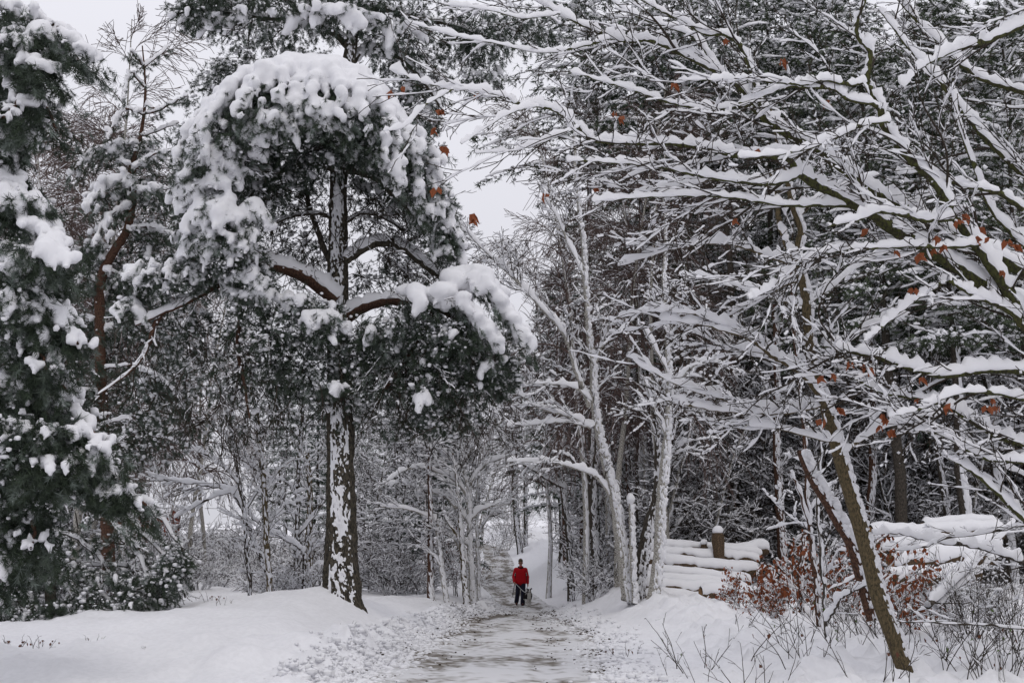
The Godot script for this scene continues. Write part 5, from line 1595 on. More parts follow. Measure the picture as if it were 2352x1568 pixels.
# ---------------------------------------------------------------- felled logs
func log_thing(label: String, group: String, a: Vector3, b: Vector3, r: float, deep: float, ph: float) -> void:
	var base := (a + b) * 0.5
	var t := thing("felled_log", label, "log", base, group)
	var n := int(a.distance_to(b) / 0.12)
	var p := PackedVector3Array()
	var rr := PackedFloat32Array()
	for q in n + 1:
		var f := float(q) / n
		p.append(a.lerp(b, f) + Vector3(0, 0.02 * sin(f * 7.0 + ph), 0.015 * sin(f * 5.0 + ph * 2.0)))
		rr.append(r * (1.0 + 0.05 * sin(f * 9.0 + ph) - 0.08 * f))
	var g := Geo.new()
	g.tube(p, rr, 18, 0.06, fn)
	part(t, "bark", g, M.log_bark, base)
	for e in 2:
		var c := p[0] if e == 0 else p[n]
		var way := (p[0] - p[1]).normalized() if e == 0 else (p[n] - p[n - 1]).normalized()
		var u := way.cross(Vector3.UP).normalized()
		var v := u.cross(way)
		var eg := Geo.new()
		eg.v.append(c + way * 0.012)
		for j in 18:
			var an := TAU * j / 18.0
			eg.v.append(c + (u * cos(an) + v * sin(an)) * rr[0 if e == 0 else n] * 0.97 + way * 0.006)
		for j in 18:
			for z in [0, 1 + (j + 1) % 18, 1 + j]:
				eg.ix.append(z)
		eg.smooth_from(0)
		part(t, "cut_end", eg, M.cut_wood, base)
	var s := Geo.new()
	# a thick cushion: lumpy on top, its lower rim hanging unevenly down the front
	var k := 14
	for q in n + 1:
		var f := float(q) / n
		var t0 := (b - a).normalized()
		var side := Vector3.UP.cross(t0).normalized()
		var end := smoothstep(0.0, 0.05, f) * smoothstep(1.0, 0.95, f)
		var at := p[q]
		var h := deep * (0.85 + 0.5 * fn.get_noise_2d(at.x * 3.0 + ph * 9.0, ph * 5.0) + 0.25 * fn.get_noise_2d(at.x * 11.0, ph * 3.0)) * (0.35 + 0.65 * end)
		var rim := 0.12 + 1.3 * fn.get_noise_2d(at.x * 4.0 + ph * 4.0, 9.0 + ph) + 0.35 * fn.get_noise_2d(at.x * 14.0, 19.0 + ph)
		for j in k + 1:
			var an := lerpf(-rim * 0.7 - 0.05, PI + 0.3, float(j) / k)
			var e := sin(clampf(float(j) / k, 0.0, 1.0) * PI)
			var th := h * pow(maxf(e, 0.0), 0.6) * (0.35 + 0.65 * maxf(sin(an), 0.0)) + 0.008
			if j == 0 or j == k:
				th = -0.02
			var d := side * -cos(an) + Vector3.UP * sin(an)
			d = (side * cos(an) * -1.0 + Vector3.UP * sin(an))
			s.v.append(at + d * (rr[q] + th) + Vector3(0, 0, 0))
	for q in n:
		for j in k:
			var i := q * (k + 1) + j
			for z in [i, i + k + 1, i + 1, i + 1, i + k + 1, i + k + 2]:
				s.ix.append(z)
	s.smooth_from(0)
	# keep the outside outward
	if s.n[int(n / 2) * (k + 1) + k / 2].y < 0.0:
		for q in s.n.size():
			s.n[q] = -s.n[q]
		for q in range(0, s.ix.size(), 3):
			var z := s.ix[q + 1]
			s.ix[q + 1] = s.ix[q + 2]
			s.ix[q + 2] = z
	part(t, "snow_cap", s, M.snow, base)

func log_piles() -> void:
	var gn := "felled logs stacked right of the birches"
	# [left x, left y, right x, right y, depth, radius]
	var where := ["lowest at the front", "second from the ground", "third up, bark bare at left", "fourth up, with a dark gap beneath", "fifth up, behind the fourth", "sixth up, near the top", "top and rearmost", "short one lying against the front right end", "topmost on the right, its end cut square"]
	var l1 := [[1480, 1372, 1722, 1382, 32.6, 0.2], [1478, 1350, 1715, 1362, 32.9, 0.23], [1482, 1330, 1712, 1345, 33.3, 0.19], [1484, 1311, 1722, 1330, 33.8, 0.23], [1480, 1290, 1740, 1310, 34.3, 0.2], [1486, 1272, 1742, 1292, 34.8, 0.22], [1482, 1252, 1748, 1278, 35.3, 0.2], [1610, 1362, 1742, 1368, 32.3, 0.18], [1640, 1272, 1762, 1262, 35.6, 0.2]]
	for q in l1.size():
		var l: Array = l1[q]
		log_thing("snow-covered log of the pile beside the birches, " + where[q], gn, P(l[0], l[1] + rng.randfn() * 3.0, l[4]), P(l[2], l[3] + rng.randfn() * 3.0, l[4] + 0.3), l[5] * rng.randf_range(0.85, 1.15), 0.09, q * 1.7)
	var g2 := "felled logs stacked right of the leaning beech"
	var w2 := ["lowest, half sunk in snow", "its brown underside bare along the length", "behind the bare one", "uppermost, its right end sawn off", "small one across the top"]
	var l2 := [[2040, 1330, 2250, 1322, 29.2, 0.2], [2045, 1292, 2280, 1277, 29.6, 0.24], [2020, 1262, 2296, 1250, 30.4, 0.2], [2000, 1232, 2302, 1222, 31.2, 0.24], [2120, 1212, 2290, 1205, 31.8, 0.17]]
	for q in l2.size():
		var l: Array = l2[q]
		log_thing("snow-covered log of the pile right of the beech, " + w2[q], g2, P(l[0], l[1], l[4]), P(l[2], l[3], l[4] + 0.4), l[5], 0.15 if q != 1 else 0.2, q * 2.3 + 20.0)
	# the cut posts that hold the pile
	for c in [["wooden_post", "split pale wooden post with a round snow ball on top above the log pile", 1652, 1224, 1290, 11.0, 34.75, 0.15], ["wooden_post", "small stub post with its own snow ball left of the tall post", 1620, 1249, 1275, 6.0, 35.2, 0.1]]:
		var d: float = c[6]
		var base := P(c[2], c[4], d)
		var t := thing(c[0], c[1], "post", base)
		var r: float = c[5] / LENS * d
		var up := P(c[2] - 3, c[3], d)
		var g := Geo.new()
		var p := PackedVector3Array()
		var rr := PackedFloat32Array()
		for q in 9:
			p.append((base - Vector3(0, 0.3, 0)).lerp(up, q / 8.0))
			rr.append(r * (1.05 - 0.1 * sin(q * 0.7)))
		g.tube(p, rr, 14, 0.1, fn)
		part(t, "wood", g, M.cut_wood if r > 0.15 else M.log_bark, base)
		var bk := Geo.new()
		for q in 9:
			rr[q] *= 1.06
		bk.crust(p, rr, Vector3(0.9, 0, 0.35).normalized(), 0.5, 0.02, 0.06, fn, 0.5, 4.0, 6)
		bk.crust(p, rr, Vector3(-0.95, 0, 0.3).normalized(), 0.45, 0.02, 0.06, fn, 0.5, 4.0, 6)
		part(t, "bark", bk, M.log_bark, base)
		var f := Field.new(up - Vector3.ONE * 0.5, up + Vector3.ONE * 0.6, 0.03)
		f.ball(up + Vector3(0.01, c[7] * 0.62, 0), c[7] * 1.04, 0.88)
		f.ball(up + Vector3(-0.02, c[7] * 0.35, 0.02), c[7] * 0.9, 0.7)
		var s := Geo.new()
		f.net(s, 0.25)
		part(t, "snow_ball", s, M.snow, base)

# ---------------------------------------------------------------- the walker
func body_part(parent: Node3D, called: String, size: Vector3, cell: float, bones: Array, m: Material, soft := 0.03) -> void:
	var f := Field.new(Vector3(-size.x, -0.03, -size.z), Vector3(size.x, size.y, size.z), cell, -1.0)
	for b in bones:
		f.bone(b[0], b[1], b[2], b[3], soft, b[4] if b.size() > 4 else 1.0)
	var g := Geo.new()
	f.net(g, 0.0)
	part(parent, called, g, m)

func walker() -> void:
	var at := P(1196, 1385, 47.3)
	at.y = table(LEVEL, 47.3) - 0.02
	var t := thing("person", "person in a red jacket walking towards us with a dog on a leash", "person", at)
	t.rotation.y = 0.05
	var skin := plain("skin", lin(0.36, 0.19, 0.14), 0.6)
	var navy := plain("navy_trousers", lin(0.018, 0.018, 0.032), 0.85)
	var red := plain("red_jacket", lin(0.42, 0.008, 0.014), 0.7)
	var dark := plain("dark_cloth", lin(0.03, 0.022, 0.02), 0.9)
	var grey := plain("light_grey_cloth", lin(0.4, 0.38, 0.36), 0.85)
	var boot := plain("brown_boots", lin(0.06, 0.022, 0.02), 0.7)
	var hat := plain("brown_knit_hat", lin(0.09, 0.065, 0.045), 0.95)
	var hips := Vector3(0, 0.93, 0)
	var kl := Vector3(-0.12, 0.5, 0.03)
	var al := Vector3(-0.16, 0.17, -0.2)
	var kr := Vector3(0.09, 0.5, 0.1)
	var ar := Vector3(0.07, 0.1, 0.1)
	var sl := Vector3(-0.2, 1.42, 0)
	var el := Vector3(-0.28, 1.14, -0.02)
	var wl := Vector3(-0.27, 0.93, 0.12)
	var sr := Vector3(0.2, 1.42, 0)
	var er := Vector3(0.28, 1.13, -0.06)
	var wr := Vector3(0.29, 0.86, -0.02)
	# one continuous body; the clothes lie over it
	var body := [
		[Vector3(0, 1.0, 0), Vector3(0, 1.36, 0), 0.12, 0.14, 0.7], [sl * 0.8 + Vector3(0, 0.28, 0), sr * 0.8 + Vector3(0, 0.28, 0), 0.065, 0.065], [Vector3(0, 1.4, 0), Vector3(0, 1.58, 0.02), 0.055, 0.052],
		[Vector3(0, 1.69, 0.01), Vector3(0, 1.73, 0.0), 0.082, 0.086], [Vector3(0, 1.615, 0.035), Vector3(0, 1.67, 0.03), 0.05, 0.066],
		[Vector3(0, 1.655, 0.1), Vector3(0, 1.69, 0.092), 0.014, 0.009], [Vector3(-0.085, 1.67, 0), Vector3(-0.085, 1.695, -0.005), 0.014, 0.016], [Vector3(0.085, 1.67, 0), Vector3(0.085, 1.695, -0.005), 0.014, 0.016],
		[sl, el, 0.05, 0.042], [el, wl, 0.04, 0.028], [sr, er, 0.05, 0.042], [er, wr, 0.04, 0.028],
		[hips + Vector3(-0.09, 0, 0), kl, 0.085, 0.055], [kl, al, 0.052, 0.038], [hips + Vector3(0.09, 0, 0), kr, 0.085, 0.055], [kr, ar, 0.052, 0.038], [Vector3(0, 0.95, 0), Vector3(0, 1.05, 0), 0.13, 0.12, 0.75],
		[al, al + Vector3(0, -0.1, 0.1), 0.035, 0.03], [ar, ar + Vector3(0, -0.04, 0.12), 0.035, 0.03],
	]
	for hnd in [[wl, Vector3(0.05, -0.35, 0.75), -1.0], [wr, Vector3(0.05, -1.0, 0.1), 1.0]]:
		var dir: Vector3 = hnd[1].normalized()
		var palm: Vector3 = hnd[0] + dir * 0.05
		body.append([hnd[0], palm + dir * 0.03, 0.026, 0.03])
		var across := dir.cross(Vector3(hnd[2], 0.2, 0)).normalized()
		for q in 4:
			var root := palm + dir * 0.035 + across * (0.021 * (q - 1.5))
			var curl := dir * 0.035 + Vector3(-hnd[2] * 0.02, -0.012, 0)
			body.append([root, root + curl, 0.011, 0.01])
			body.append([root + curl, root + curl + Vector3(-hnd[2] * 0.03, -0.012, 0.0) - dir * 0.006, 0.0095, 0.008])
		body.append([palm - across * 0.025, palm - across * 0.04 + dir * 0.045 + Vector3(-hnd[2] * 0.02, 0, 0), 0.012, 0.009])
	body_part(t, "body", Vector3(0.5, 1.9, 0.4), 0.015, body, skin, 0.012)
	body_part(t, "trousers", Vector3(0.4, 1.1, 0.4), 0.018, [[hips + Vector3(-0.1, 0.06, 0), kl, 0.115, 0.088], [kl, al + Vector3(0, -0.02, 0), 0.09, 0.088], [hips + Vector3(0.1, 0.06, 0), kr, 0.115, 0.09], [kr, ar + Vector3(0, -0.02, 0), 0.09, 0.09], [Vector3(-0.06, 0.96, 0), Vector3(0.06, 0.96, 0), 0.118, 0.118]], navy, 0.025)
	body_part(t, "boot", Vector3(0.4, 0.4, 0.5), 0.014, [[al + Vector3(0, 0.02, 0), al + Vector3(0, -0.06, -0.0), 0.062, 0.055], [al + Vector3(0, -0.07, 0), al + Vector3(0.0, -0.115, 0.15), 0.052, 0.045]], boot, 0.02)
	body_part(t, "boot", Vector3(0.4, 0.4, 0.5), 0.014, [[ar + Vector3(0, 0.03, 0), ar + Vector3(0, -0.03, 0), 0.064, 0.058], [ar + Vector3(0, -0.05, 0), ar + Vector3(0, -0.05, 0.16), 0.052, 0.046]], boot, 0.02)
	body_part(t, "jacket", Vector3(0.5, 1.7, 0.4), 0.018, [[Vector3(-0.09, 0.95, 0), Vector3(-0.1, 1.35, 0), 0.155, 0.145, 0.95], [Vector3(0.09, 0.95, 0), Vector3(0.1, 1.35, 0), 0.155, 0.145, 0.95], [Vector3(0, 0.93, 0), Vector3(0, 1.36, 0), 0.155, 0.15, 0.95], [Vector3(-0.19, 1.43, 0), Vector3(0.19, 1.43, 0), 0.085, 0.085], [Vector3(0, 1.45, 0), Vector3(0, 1.52, 0), 0.12, 0.085], [sl, el, 0.085, 0.072], [el, wl + Vector3(0, 0.015, -0.01), 0.072, 0.052], [sr, er, 0.085, 0.072], [er, wr + Vector3(0, 0.03, 0), 0.072, 0.052]], red, 0.02)
	body_part(t, "collar", Vector3(0.3, 1.8, 0.3), 0.014, [[Vector3(-0.075, 1.5, 0.05), Vector3(0, 1.48, 0.1), 0.035, 0.032], [Vector3(0.075, 1.5, 0.05), Vector3(0, 1.48, 0.1), 0.035, 0.032], [Vector3(-0.085, 1.53, -0.03), Vector3(-0.07, 1.5, 0.05), 0.035, 0.035], [Vector3(0.085, 1.53, -0.03), Vector3(0.07, 1.5, 0.05), 0.035, 0.035], [Vector3(-0.07, 1.53, -0.08), Vector3(0.07, 1.53, -0.08), 0.04, 0.04]], dark, 0.015)
	for sgn in [-1.0, 1.0]:
		body_part(t, "side_panel", Vector3(0.4, 1.5, 0.3), 0.014, [[Vector3(0.215 * sgn, 0.95, 0.045), Vector3(0.2 * sgn, 1.25, 0.075), 0.03, 0.035]], dark, 0.015)
		body_part(t, "sleeve_stripe", Vector3(0.4, 1.5, 0.3), 0.012, [[Vector3(0.19 * sgn, 1.38, 0.075), Vector3(0.235 * sgn, 1.2, 0.065), 0.014, 0.024]], grey, 0.01)
	body_part(t, "hat", Vector3(0.2, 1.95, 0.2), 0.012, [[Vector3(0, 1.77, -0.02), Vector3(0, 1.785, -0.015), 0.096, 0.09], [Vector3(-0.05, 1.755, 0.045), Vector3(0.05, 1.755, 0.045), 0.04, 0.04], [Vector3(0, 1.7, -0.06), Vector3(0, 1.77, -0.05), 0.06, 0.07]], hat, 0.02)
	var gl := Geo.new()
	gl.tube(PackedVector3Array([Vector3(-0.08, 1.69, 0.06), Vector3(-0.04, 1.688, 0.097), Vector3(0, 1.692, 0.105), Vector3(0.04, 1.688, 0.097), Vector3(0.08, 1.69, 0.06)]), PackedFloat32Array([0.005, 0.008, 0.004, 0.008, 0.005]), 6)
	part(t, "glasses", gl, dark)
	# the leash from the hand to the dog's collar, and its loop hanging down
	var hand := wl + Vector3(0.02, -0.02, 0.09)
	var ls := thing("dog_leash", "pale leash running from the walker's hand across to the dog", "leash", at)
	var lp := PackedVector3Array()
	var lr := PackedFloat32Array()
	var goal := Vector3(0.28, 0.5, 0.5)
	for q in 13:
		var f := q / 12.0
		lp.append(hand.lerp(goal, f) + Vector3(0, -0.1 * sin(f * PI) * f, 0))
		lr.append(0.011)
	var lg := Geo.new()
	lg.tube(lp, lr, 6)
	part(ls, "strap", lg, plain("pale_strap", lin(0.6, 0.6, 0.62), 0.6))
	var hg := Geo.new()
	hg.tube(PackedVector3Array([hand, hand + Vector3(-0.03, -0.2, 0), hand + Vector3(-0.07, -0.38, 0.01), hand + Vector3(-0.1, -0.5, 0), hand + Vector3(-0.07, -0.55, 0), hand + Vector3(-0.05, -0.45, 0.01), hand + Vector3(-0.01, -0.2, 0.02), hand + Vector3(0.02, -0.02, 0.01)]), PackedFloat32Array([0.008, 0.008, 0.009, 0.009, 0.009, 0.009, 0.008, 0.008]), 6)
	part(ls, "loop", hg, dark)

func dog() -> void:
	var at := P(1214.5, 1389, 46.7)
	at.y = table(LEVEL, 46.7) - 0.015
	var t := thing("dog", "black and white sheepdog walking beside the person in red", "dog", at)
	t.rotation.y = 0.12
	var f := Field.new(Vector3(-0.3, -0.03, -0.85), Vector3(0.3, 0.85, 0.35), 0.014, -1.0)
	var bones := [
		[Vector3(0, 0.42, 0.06), Vector3(0, 0.44, -0.28), 0.135, 0.12], [Vector3(0, 0.44, -0.28), Vector3(0, 0.45, -0.5), 0.12, 0.11], [Vector3(0, 0.36, 0.09), Vector3(0, 0.46, 0.1), 0.11, 0.1],
		[Vector3(0, 0.46, 0.08), Vector3(0, 0.57, 0.16), 0.09, 0.075], [Vector3(0, 0.6, 0.16), Vector3(0, 0.595, 0.2), 0.075, 0.068], [Vector3(0, 0.585, 0.22), Vector3(0, 0.565, 0.31), 0.045, 0.03],
		[Vector3(-0.055, 0.65, 0.14), Vector3(-0.095, 0.69, 0.16), 0.032, 0.018], [Vector3(-0.095, 0.69, 0.16), Vector3(-0.115, 0.655, 0.19), 0.018, 0.01], [Vector3(0.055, 0.65, 0.14), Vector3(0.095, 0.69, 0.16), 0.032, 0.018], [Vector3(0.095, 0.69, 0.16), Vector3(0.115, 0.655, 0.19), 0.018, 0.01],
		[Vector3(-0.075, 0.38, 0.08), Vector3(-0.065, 0.2, 0.1), 0.06, 0.036], [Vector3(-0.065, 0.2, 0.1), Vector3(-0.06, 0.05, 0.1), 0.032, 0.026], [Vector3(-0.06, 0.04, 0.1), Vector3(-0.06, 0.02, 0.14), 0.03, 0.028],
		[Vector3(0.075, 0.38, 0.06), Vector3(0.06, 0.2, 0.02), 0.06, 0.036], [Vector3(0.06, 0.2, 0.02), Vector3(0.055, 0.06, -0.03), 0.032, 0.026], [Vector3(0.055, 0.045, -0.03), Vector3(0.055, 0.025, 0.01), 0.03, 0.027],
		[Vector3(-0.09, 0.42, -0.5), Vector3(-0.1, 0.28, -0.44), 0.09, 0.06], [Vector3(-0.1, 0.28, -0.44), Vector3(-0.1, 0.17, -0.58), 0.05, 0.03], [Vector3(-0.1, 0.17, -0.58), Vector3(-0.1, 0.04, -0.55), 0.028, 0.025], [Vector3(-0.1, 0.03, -0.55), Vector3(-0.1, 0.02, -0.5), 0.028, 0.026],
		[Vector3(0.09, 0.42, -0.5), Vector3(0.1, 0.27, -0.4), 0.09, 0.06], [Vector3(0.1, 0.27, -0.4), Vector3(0.1, 0.17, -0.5), 0.05, 0.03], [Vector3(0.1, 0.17, -0.5), Vector3(0.1, 0.04, -0.44), 0.028, 0.025], [Vector3(0.1, 0.03, -0.44), Vector3(0.1, 0.02, -0.4), 0.028, 0.026],
		[Vector3(0, 0.46, -0.58), Vector3(0.02, 0.3, -0.74), 0.045, 0.05], [Vector3(0.02, 0.3, -0.74), Vector3(0.03, 0.2, -0.78), 0.05, 0.02],
	]
	for b in bones:
		f.bone(b[0], b[1], b[2], b[3], 0.02)
	var g := Geo.new()
	f.net(g, 0.0)
	for q in g.v.size():
		var p := g.v[q]
		var h := fn.get_noise_3d(p.x * 40.0, p.y * 40.0, p.z * 40.0) * 0.02
		var white := p.y < 0.26 or (absf(p.x + h) < 0.075 and p.z > 0.06 and p.y < 0.53) or (absf(p.x) < 0.022 + h * 0.3 and p.z > 0.1 and p.y >= 0.53) or (p.z > 0.25 and p.y > 0.5 and absf(p.x) < 0.04) or (p.y < 0.6 and p.y > 0.44 and p.z > 0.02 and p.z < 0.1 and absf(p.x) < 0.13)
		var nose := p.z > 0.328 and p.y > 0.56
		var eye := Vector2(absf(p.x) - 0.034, p.y - 0.615).length() < 0.012 and p.z > 0.18
		g.c.append(Color(0.02, 0.018, 0.018) if nose or eye or not white else Color(0.62, 0.6, 0.56) * (0.85 + h * 6.0))
	part(t, "coat", g, tinted("sheepdog_coat", 0.8))
	var cg := Geo.new()
	var cp := PackedVector3Array()
	var cr := PackedFloat32Array()
	for q in 17:
		var a := TAU * q / 16.0
		cp.append(Vector3(cos(a) * 0.092, 0.5 + sin(a) * 0.03, 0.11 + sin(a) * 0.085))
		cr.append(0.011)
	cg.tube(cp, cr, 6)
	part(t, "collar", cg, plain("dark_collar", lin(0.04, 0.03, 0.03), 0.6))

# ---------------------------------------------------------------- shrubs, weeds, leaves, the brick pier
func stemmy(called: String, label: String, category: String, group: String, stems: int, tall: float, leaves: int, leaf_mat: Material, o: Dictionary, spread := 0.5) -> Node3D:
	var t := thing(called, label, category, Vector3.ZERO, group)
	var w := Geo.new()
	var s := Geo.new()
	var tips := []
	o.tips = tips
	for q in stems:
		var a := rng.randf() * TAU
		var br: float = o.get("base", 0.15)
		grow(w, s, Vector3(cos(a) * br * rng.randf(), -0.08, sin(a) * br * rng.randf()), Vector3(cos(a) * spread * rng.randf() - 0.15, 1.0, sin(a) * spread * rng.randf()).normalized(), tall * rng.randf_range(0.55, 1.1), 0.006 + tall * 0.0025, 0, o)
	o.erase("tips")
	part(t, "stems", w, M.twig, Vector3.ZERO, true)
	part(t, "snow", s, M.snow, Vector3.ZERO, true)
	if leaves > 0:
		var lg := Geo.new()
		for q in leaves:
			var e: Array = tips[rng.randi() % tips.size()]
			lg.leaf(e[0] + Vector3(rng.randfn(), rng.randfn(), rng.randfn()) * 0.03, Vector3(rng.randfn() * 0.5, -1, rng.randfn() * 0.5).normalized(), o.get("leaf", 1.0) * rng.randf_range(0.045, 0.085), o.get("leaf", 1.0) * rng.randf_range(0.015, 0.028), rng)
		part(t, "leaves", lg, leaf_mat, Vector3.ZERO, true)
	return t

func small_things() -> void:
	# bare whippy shrubs in the right foreground
	var o := {"seg": 10, "wig": 0.07, "lift": -0.12, "kids": [3, 1], "ratio": 0.4, "angle": 0.55, "flat": 1.0, "depth": 0.014, "min": 0.0032, "levels": 2, "laden": 0.3, "base": 0.7}
	var gb := "bare thin shrubs in the snow at the right front"
	var bl := "bare thin dark-stemmed shrub sticking out of the snow at the right front"
	var sh := [stemmy("bare_shrub", bl, "shrub", gb, 5, 1.5, 0, null, o, 0.9), stemmy("bare_shrub", bl, "shrub", gb, 4, 1.2, 4, M.green_leaf, o, 1.0), stemmy("bare_shrub", bl, "shrub", gb, 5, 0.9, 2, M.dark_leaf, o, 1.2)]
	for q in 46:
		var d := rng.randf_range(15.2, 25.5)
		var px := 1400.0 + 1000.0 * pow(rng.randf(), 0.62)
		if px < 1500.0 + (d - 15.0) * 14.0 and rng.randf() < 0.75:
			continue
		var at := on_ground((px - 1176.0) / LENS * d, d)
		if q < 3:
			sh[q].position = at
		else:
			again(sh[rng.randi() % 3], at, rng.randf() * TAU, rng.randf_range(0.6, 1.25), bl, gb)
	# beech saplings that keep their brown leaves
	var ob := {"seg": 7, "wig": 0.14, "lift": -0.05, "kids": [7, 4], "ratio": 0.5, "angle": 0.75, "flat": 0.6, "depth": 0.035, "min": 0.0045, "levels": 2, "laden": 0.75, "leaf": 1.5}
	var gl := "beech saplings with brown leaves"
	var bs := stemmy("beech_sapling", "beech sapling full of brown leaves at the right end of the log pile", "sapling", gl, 7, 1.25, 260, M.brown_leaf, ob, 1.3)
	bs.position = on_ground(P(1755, 1360, 27.5).x, 27.5)
	for c in [[1700, 28.5, 0.85, "brown-leaved beech sapling hiding the cut ends of the logs"], [1800, 26.5, 0.9, "brown-leaved beech sapling between the logs and the leaning trunk"], [1770, 24.5, 0.6, "low brown-leaved beech sapling in front of the log pile's right end"], [1850, 25.0, 1.2, "brown-leaved beech sapling behind the leaning trunk"], [1905, 27.0, 1.3, "tall brown-leaved sapling glimpsed behind the leaning trunk"], [2055, 22.5, 1.0, "brown-leaved beech sapling just right of the beech trunk"], [2100, 24.0, 0.8, "smaller brown-leaved sapling in front of the right log pile"], [2030, 28.0, 1.5, "tall brown-leaved sapling behind the beech, left of the right log pile"], [1830, 34.0, 1.5, "far brown-leaved sapling above the right end of the log pile"]]:
		again(bs, on_ground(P(c[0], 1350, c[1]).x, c[1]), rng.randf() * TAU, c[2], c[3], gl)
	var of := {"seg": 7, "wig": 0.14, "lift": -0.02, "kids": [8, 4], "ratio": 0.5, "angle": 0.8, "flat": 0.6, "depth": 0.045, "min": 0.006, "levels": 2, "laden": 0.8}
	var gd := "brown-leaved young trees along the track"
	var fd := stemmy("leafy_sapling", "brown-leaved young tree just behind the white young tree at the bend", "sapling", gd, 6, 2.9, 320, M.dark_leaf, of, 0.7)
	fd.position = on_ground(P(1045, 1350, 43.5).x, 43.5)
	for c in [[1085, 46.5, 0.8, "brown-leaved young tree right of the white young tree at the bend"], [990, 44.5, 0.75, "brown-leaved young tree left of the white young tree at the bend"], [1165, 84.0, 1.1, "brown-leaved young tree beside the dark trunks at the far bend"], [1200, 90.0, 1.2, "brown-leaved young tree behind the dark trunks at the far bend"], [1140, 78.0, 0.9, "brown-leaved young tree left of the far bend"]]:
		again(fd, on_ground(P(c[0], 1350, c[1]).x, c[1]), rng.randf() * TAU, c[2], c[3], gd)
	# weeds on the left bank
	var ow := {"seg": 6, "wig": 0.08, "lift": 0.0, "kids": [3, 1], "ratio": 0.35, "angle": 0.6, "flat": 1.0, "depth": 0.0, "min": 0.0028, "levels": 1}
	var gw := "dry weeds on the left bank"
	var wd := stemmy("dry_weed", "dry leafy weed stalks at the far left of the snow bank", "weed", gw, 4, 0.4, 5, M.dark_leaf, ow, 1.4)
	wd.position = on_ground(P(18, 1440, 19.0).x, 19.0)
	for c in [[58, 18.6, 0.9, "dry weed stalks near the left edge, right of the leafy ones"], [98, 18.8, 0.8, "thin dry weed third from the left on the snow bank"], [215, 18.9, 0.75, "small seeded weed alone in the middle of the left bank"], [335, 18.0, 0.25, "two tiny stalk tips poking from the smooth left bank"], [508, 23.5, 0.75, "dry stalk at the crest of the left bank under the clearing"], [480, 24.2, 0.9, "taller dry stalk at the crest left of the saplings"], [800, 22.2, 0.8, "lone dark stalk in the snow right of the big pine's foot"], [1440, 20.5, 1.0, "lone stalk on the right bank near the track"]]:
		again(wd, on_ground(P(c[0], 1400, c[1]).x, c[1]), rng.randf() * TAU, c[2], c[3], gw)
	# fallen and leaning branches at the right
	var om := {"seg": 7, "wig": 0.12, "lift": 0.0, "kids": [6, 3], "ratio": 0.45, "angle": 0.7, "flat": 0.8, "depth": 0.03, "min": 0.0035, "levels": 2, "laden": 0.6}
	for c in [
		["fallen_branch", "arched fallen branch thick with snow reaching in from the right edge", [[2480, 1340, 14], [2352, 1291, 13], [2299, 1271, 12], [2255, 1258, 11], [2211, 1249, 11], [2145, 1243, 9], [2101, 1232, 8], [2057, 1223, 6], [2004, 1226, 4]], 19.5, 19.0, 0.13],
		["fallen_branch", "thin bowed branch with snow above the brown-sided log", [[2480, 1185, 8], [2352, 1205, 7], [2255, 1225, 6], [2167, 1236, 6], [2123, 1256, 5], [2057, 1263, 3]], 18.0, 18.6, 0.05],
		["leaning_pole", "snow-topped pole leaning across the right log pile", [[2130, 1392, 15], [2180, 1345, 15], [2235, 1295, 14], [2290, 1240, 13], [2330, 1195, 10]], 20.5, 22.5, 0.11],
		["leaning_pole", "darker pole leaning parallel behind the snow-topped pole", [[2150, 1395, 9], [2200, 1350, 9], [2260, 1300, 8], [2320, 1260, 6]], 20.8, 22.0, 0.06],
		["fallen_branch", "forked dead branch propped against the beech with a snow cap", [[1898, 1425, 9], [1918, 1398, 9], [1930, 1372, 8], [1958, 1358, 8], [1990, 1342, 8], [2015, 1330, 7]], 19.0, 18.4, 0.08],
		["fallen_branch", "dark branch hanging down at the right edge below the oak", [[2400, 1120, 8], [2340, 1085, 7], [2280, 1055, 6], [2220, 1025, 5], [2180, 1010, 3]], 17.0, 17.6, 0.07],
		["fallen_branch", "long thin branch lying low across the right foreground", [[2460, 1460, 6], [2352, 1445, 6], [2260, 1435, 5], [2150, 1430, 4], [2060, 1425, 3]], 16.6, 16.8, 0.015],
	]:
		var ln := line(c[2], c[3], c[4], 5, 0.008)
		var base: Vector3 = ln[0][0]
		var t := thing(c[0], c[1], "branch", base)
		var g := Geo.new()
		g.tube(ln[0], ln[1], 8, 0.1, fn)
		part(t, "wood", g, M.dark_bark, base)
		var sn := Geo.new()
		sn.snow(ln[0], ln[1], c[5], rng.randf() * 30.0, 9, 0.1)
		part(t, "snow_cap", sn, M.snow, base)
		var w := Geo.new()
		var s := Geo.new()
		sprout(w, s, ln, 3.0, 0.3, 1.1, om)
		part(t, "twigs", w, M.twig, base, true)
		part(t, "twig_snow", s, M.snow, base, true)
	# thickets of thin stems at the right
	var ot := {"seg": 8, "wig": 0.12, "lift": -0.08, "kids": [8, 4], "ratio": 0.5, "angle": 0.75, "flat": 0.9, "depth": 0.03, "min": 0.0035, "levels": 2, "laden": 0.7}
	var th := stemmy("thicket", "tangled thicket of dark stems in front of the right log pile", "shrub", "dark thickets by the right log pile", 9, 1.5, 0, null, ot, 1.2)
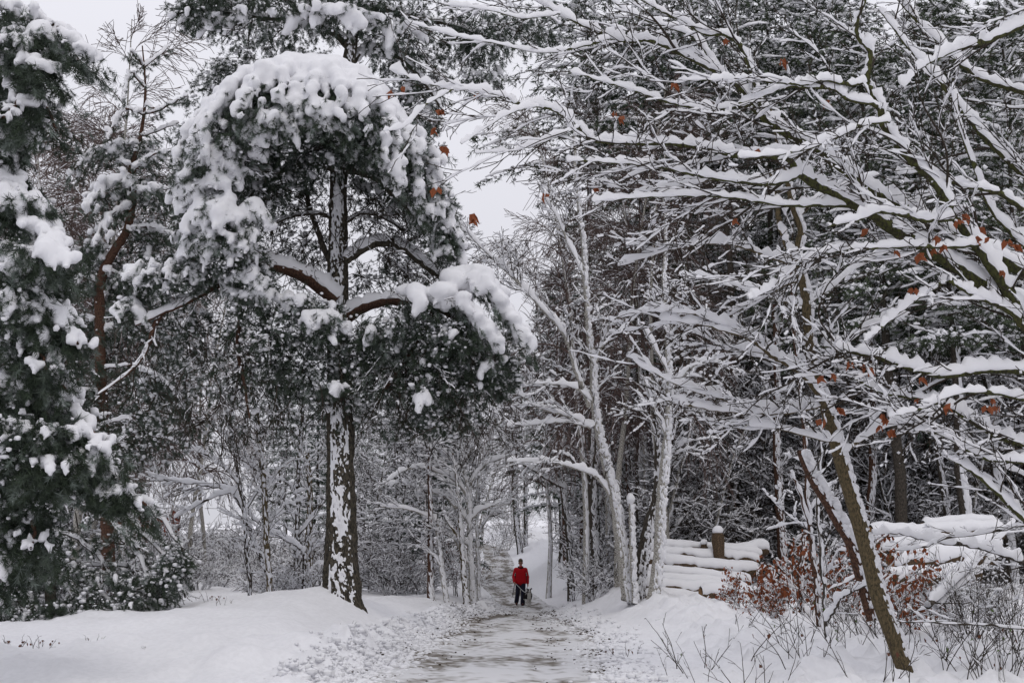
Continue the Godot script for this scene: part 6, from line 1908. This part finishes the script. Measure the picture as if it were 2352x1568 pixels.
	th.position = on_ground(P(2230, 1400, 21.0).x, 21.0)
	for c in [[2330, 20.0, 1.1, "tangled dark thicket at the right edge under the arched branch"], [2180, 23.5, 0.9, "tangled thicket behind the leaning pole"], [1960, 25.0, 0.8, "small dark thicket seen between the two leaning trunks"]]:
		again(th, on_ground(P(c[0], 1400, c[1]).x, c[1]), rng.randf() * TAU, c[2], c[3], "dark thickets by the right log pile")
	# far off at the left: a low wall and a red-brick gate pier under snow
	var at := P(403, 1196, 72.0)
	at.y = minf(at.y, 4.0)
	var gy := ground_at(at.x, at.z)
	at.y = maxf(at.y, gy)
	var pier := thing("brick_pier", "red-brown brick pier beyond the clearing at the left", "pier", Vector3(at.x, gy, at.z))
	var tall := at.y - gy + 0.95
	for q in 2:
		var bm := BoxMesh.new()
		bm.size = Vector3(0.42, 0.85 if q == 0 else tall - 1.0, 0.42)
		var e := shown(pier, "brickwork", bm, M.brick)
		e.position.y = tall - 0.43 if q == 0 else (tall - 1.0) * 0.5
	var joint := BoxMesh.new()
	joint.size = Vector3(0.48, 0.14, 0.48)
	var jm := shown(pier, "snow_band", joint, M.snow)
	jm.position.y = tall - 0.92
	var pc := Geo.new()
	pc.lump(Vector3(0, tall + 0.1, 0), 0.36, 0.6, 1.0, 6, 10)
	part(pier, "snow_cap", pc, M.snow)
	var wall := thing("low_wall", "low snow-capped wall beside the brick pier beyond the clearing", "wall", Vector3(at.x - 2.3, gy, at.z))
	var wm := BoxMesh.new()
	wm.size = Vector3(3.8, tall - 0.4, 0.3)
	var we := shown(wall, "brickwork", wm, M.brick)
	we.position.y = (tall - 0.4) * 0.5
	var ws := Geo.new()
	ws.snow(PackedVector3Array([Vector3(-1.95, tall - 0.4, 0), Vector3(-1, tall - 0.4, 0), Vector3(0, tall - 0.38, 0), Vector3(1, tall - 0.4, 0), Vector3(1.95, tall - 0.4, 0)]), PackedFloat32Array([0.2, 0.24, 0.24, 0.24, 0.2]), 0.3, 3.0, 10)
	part(wall, "snow_cap", ws, M.snow)
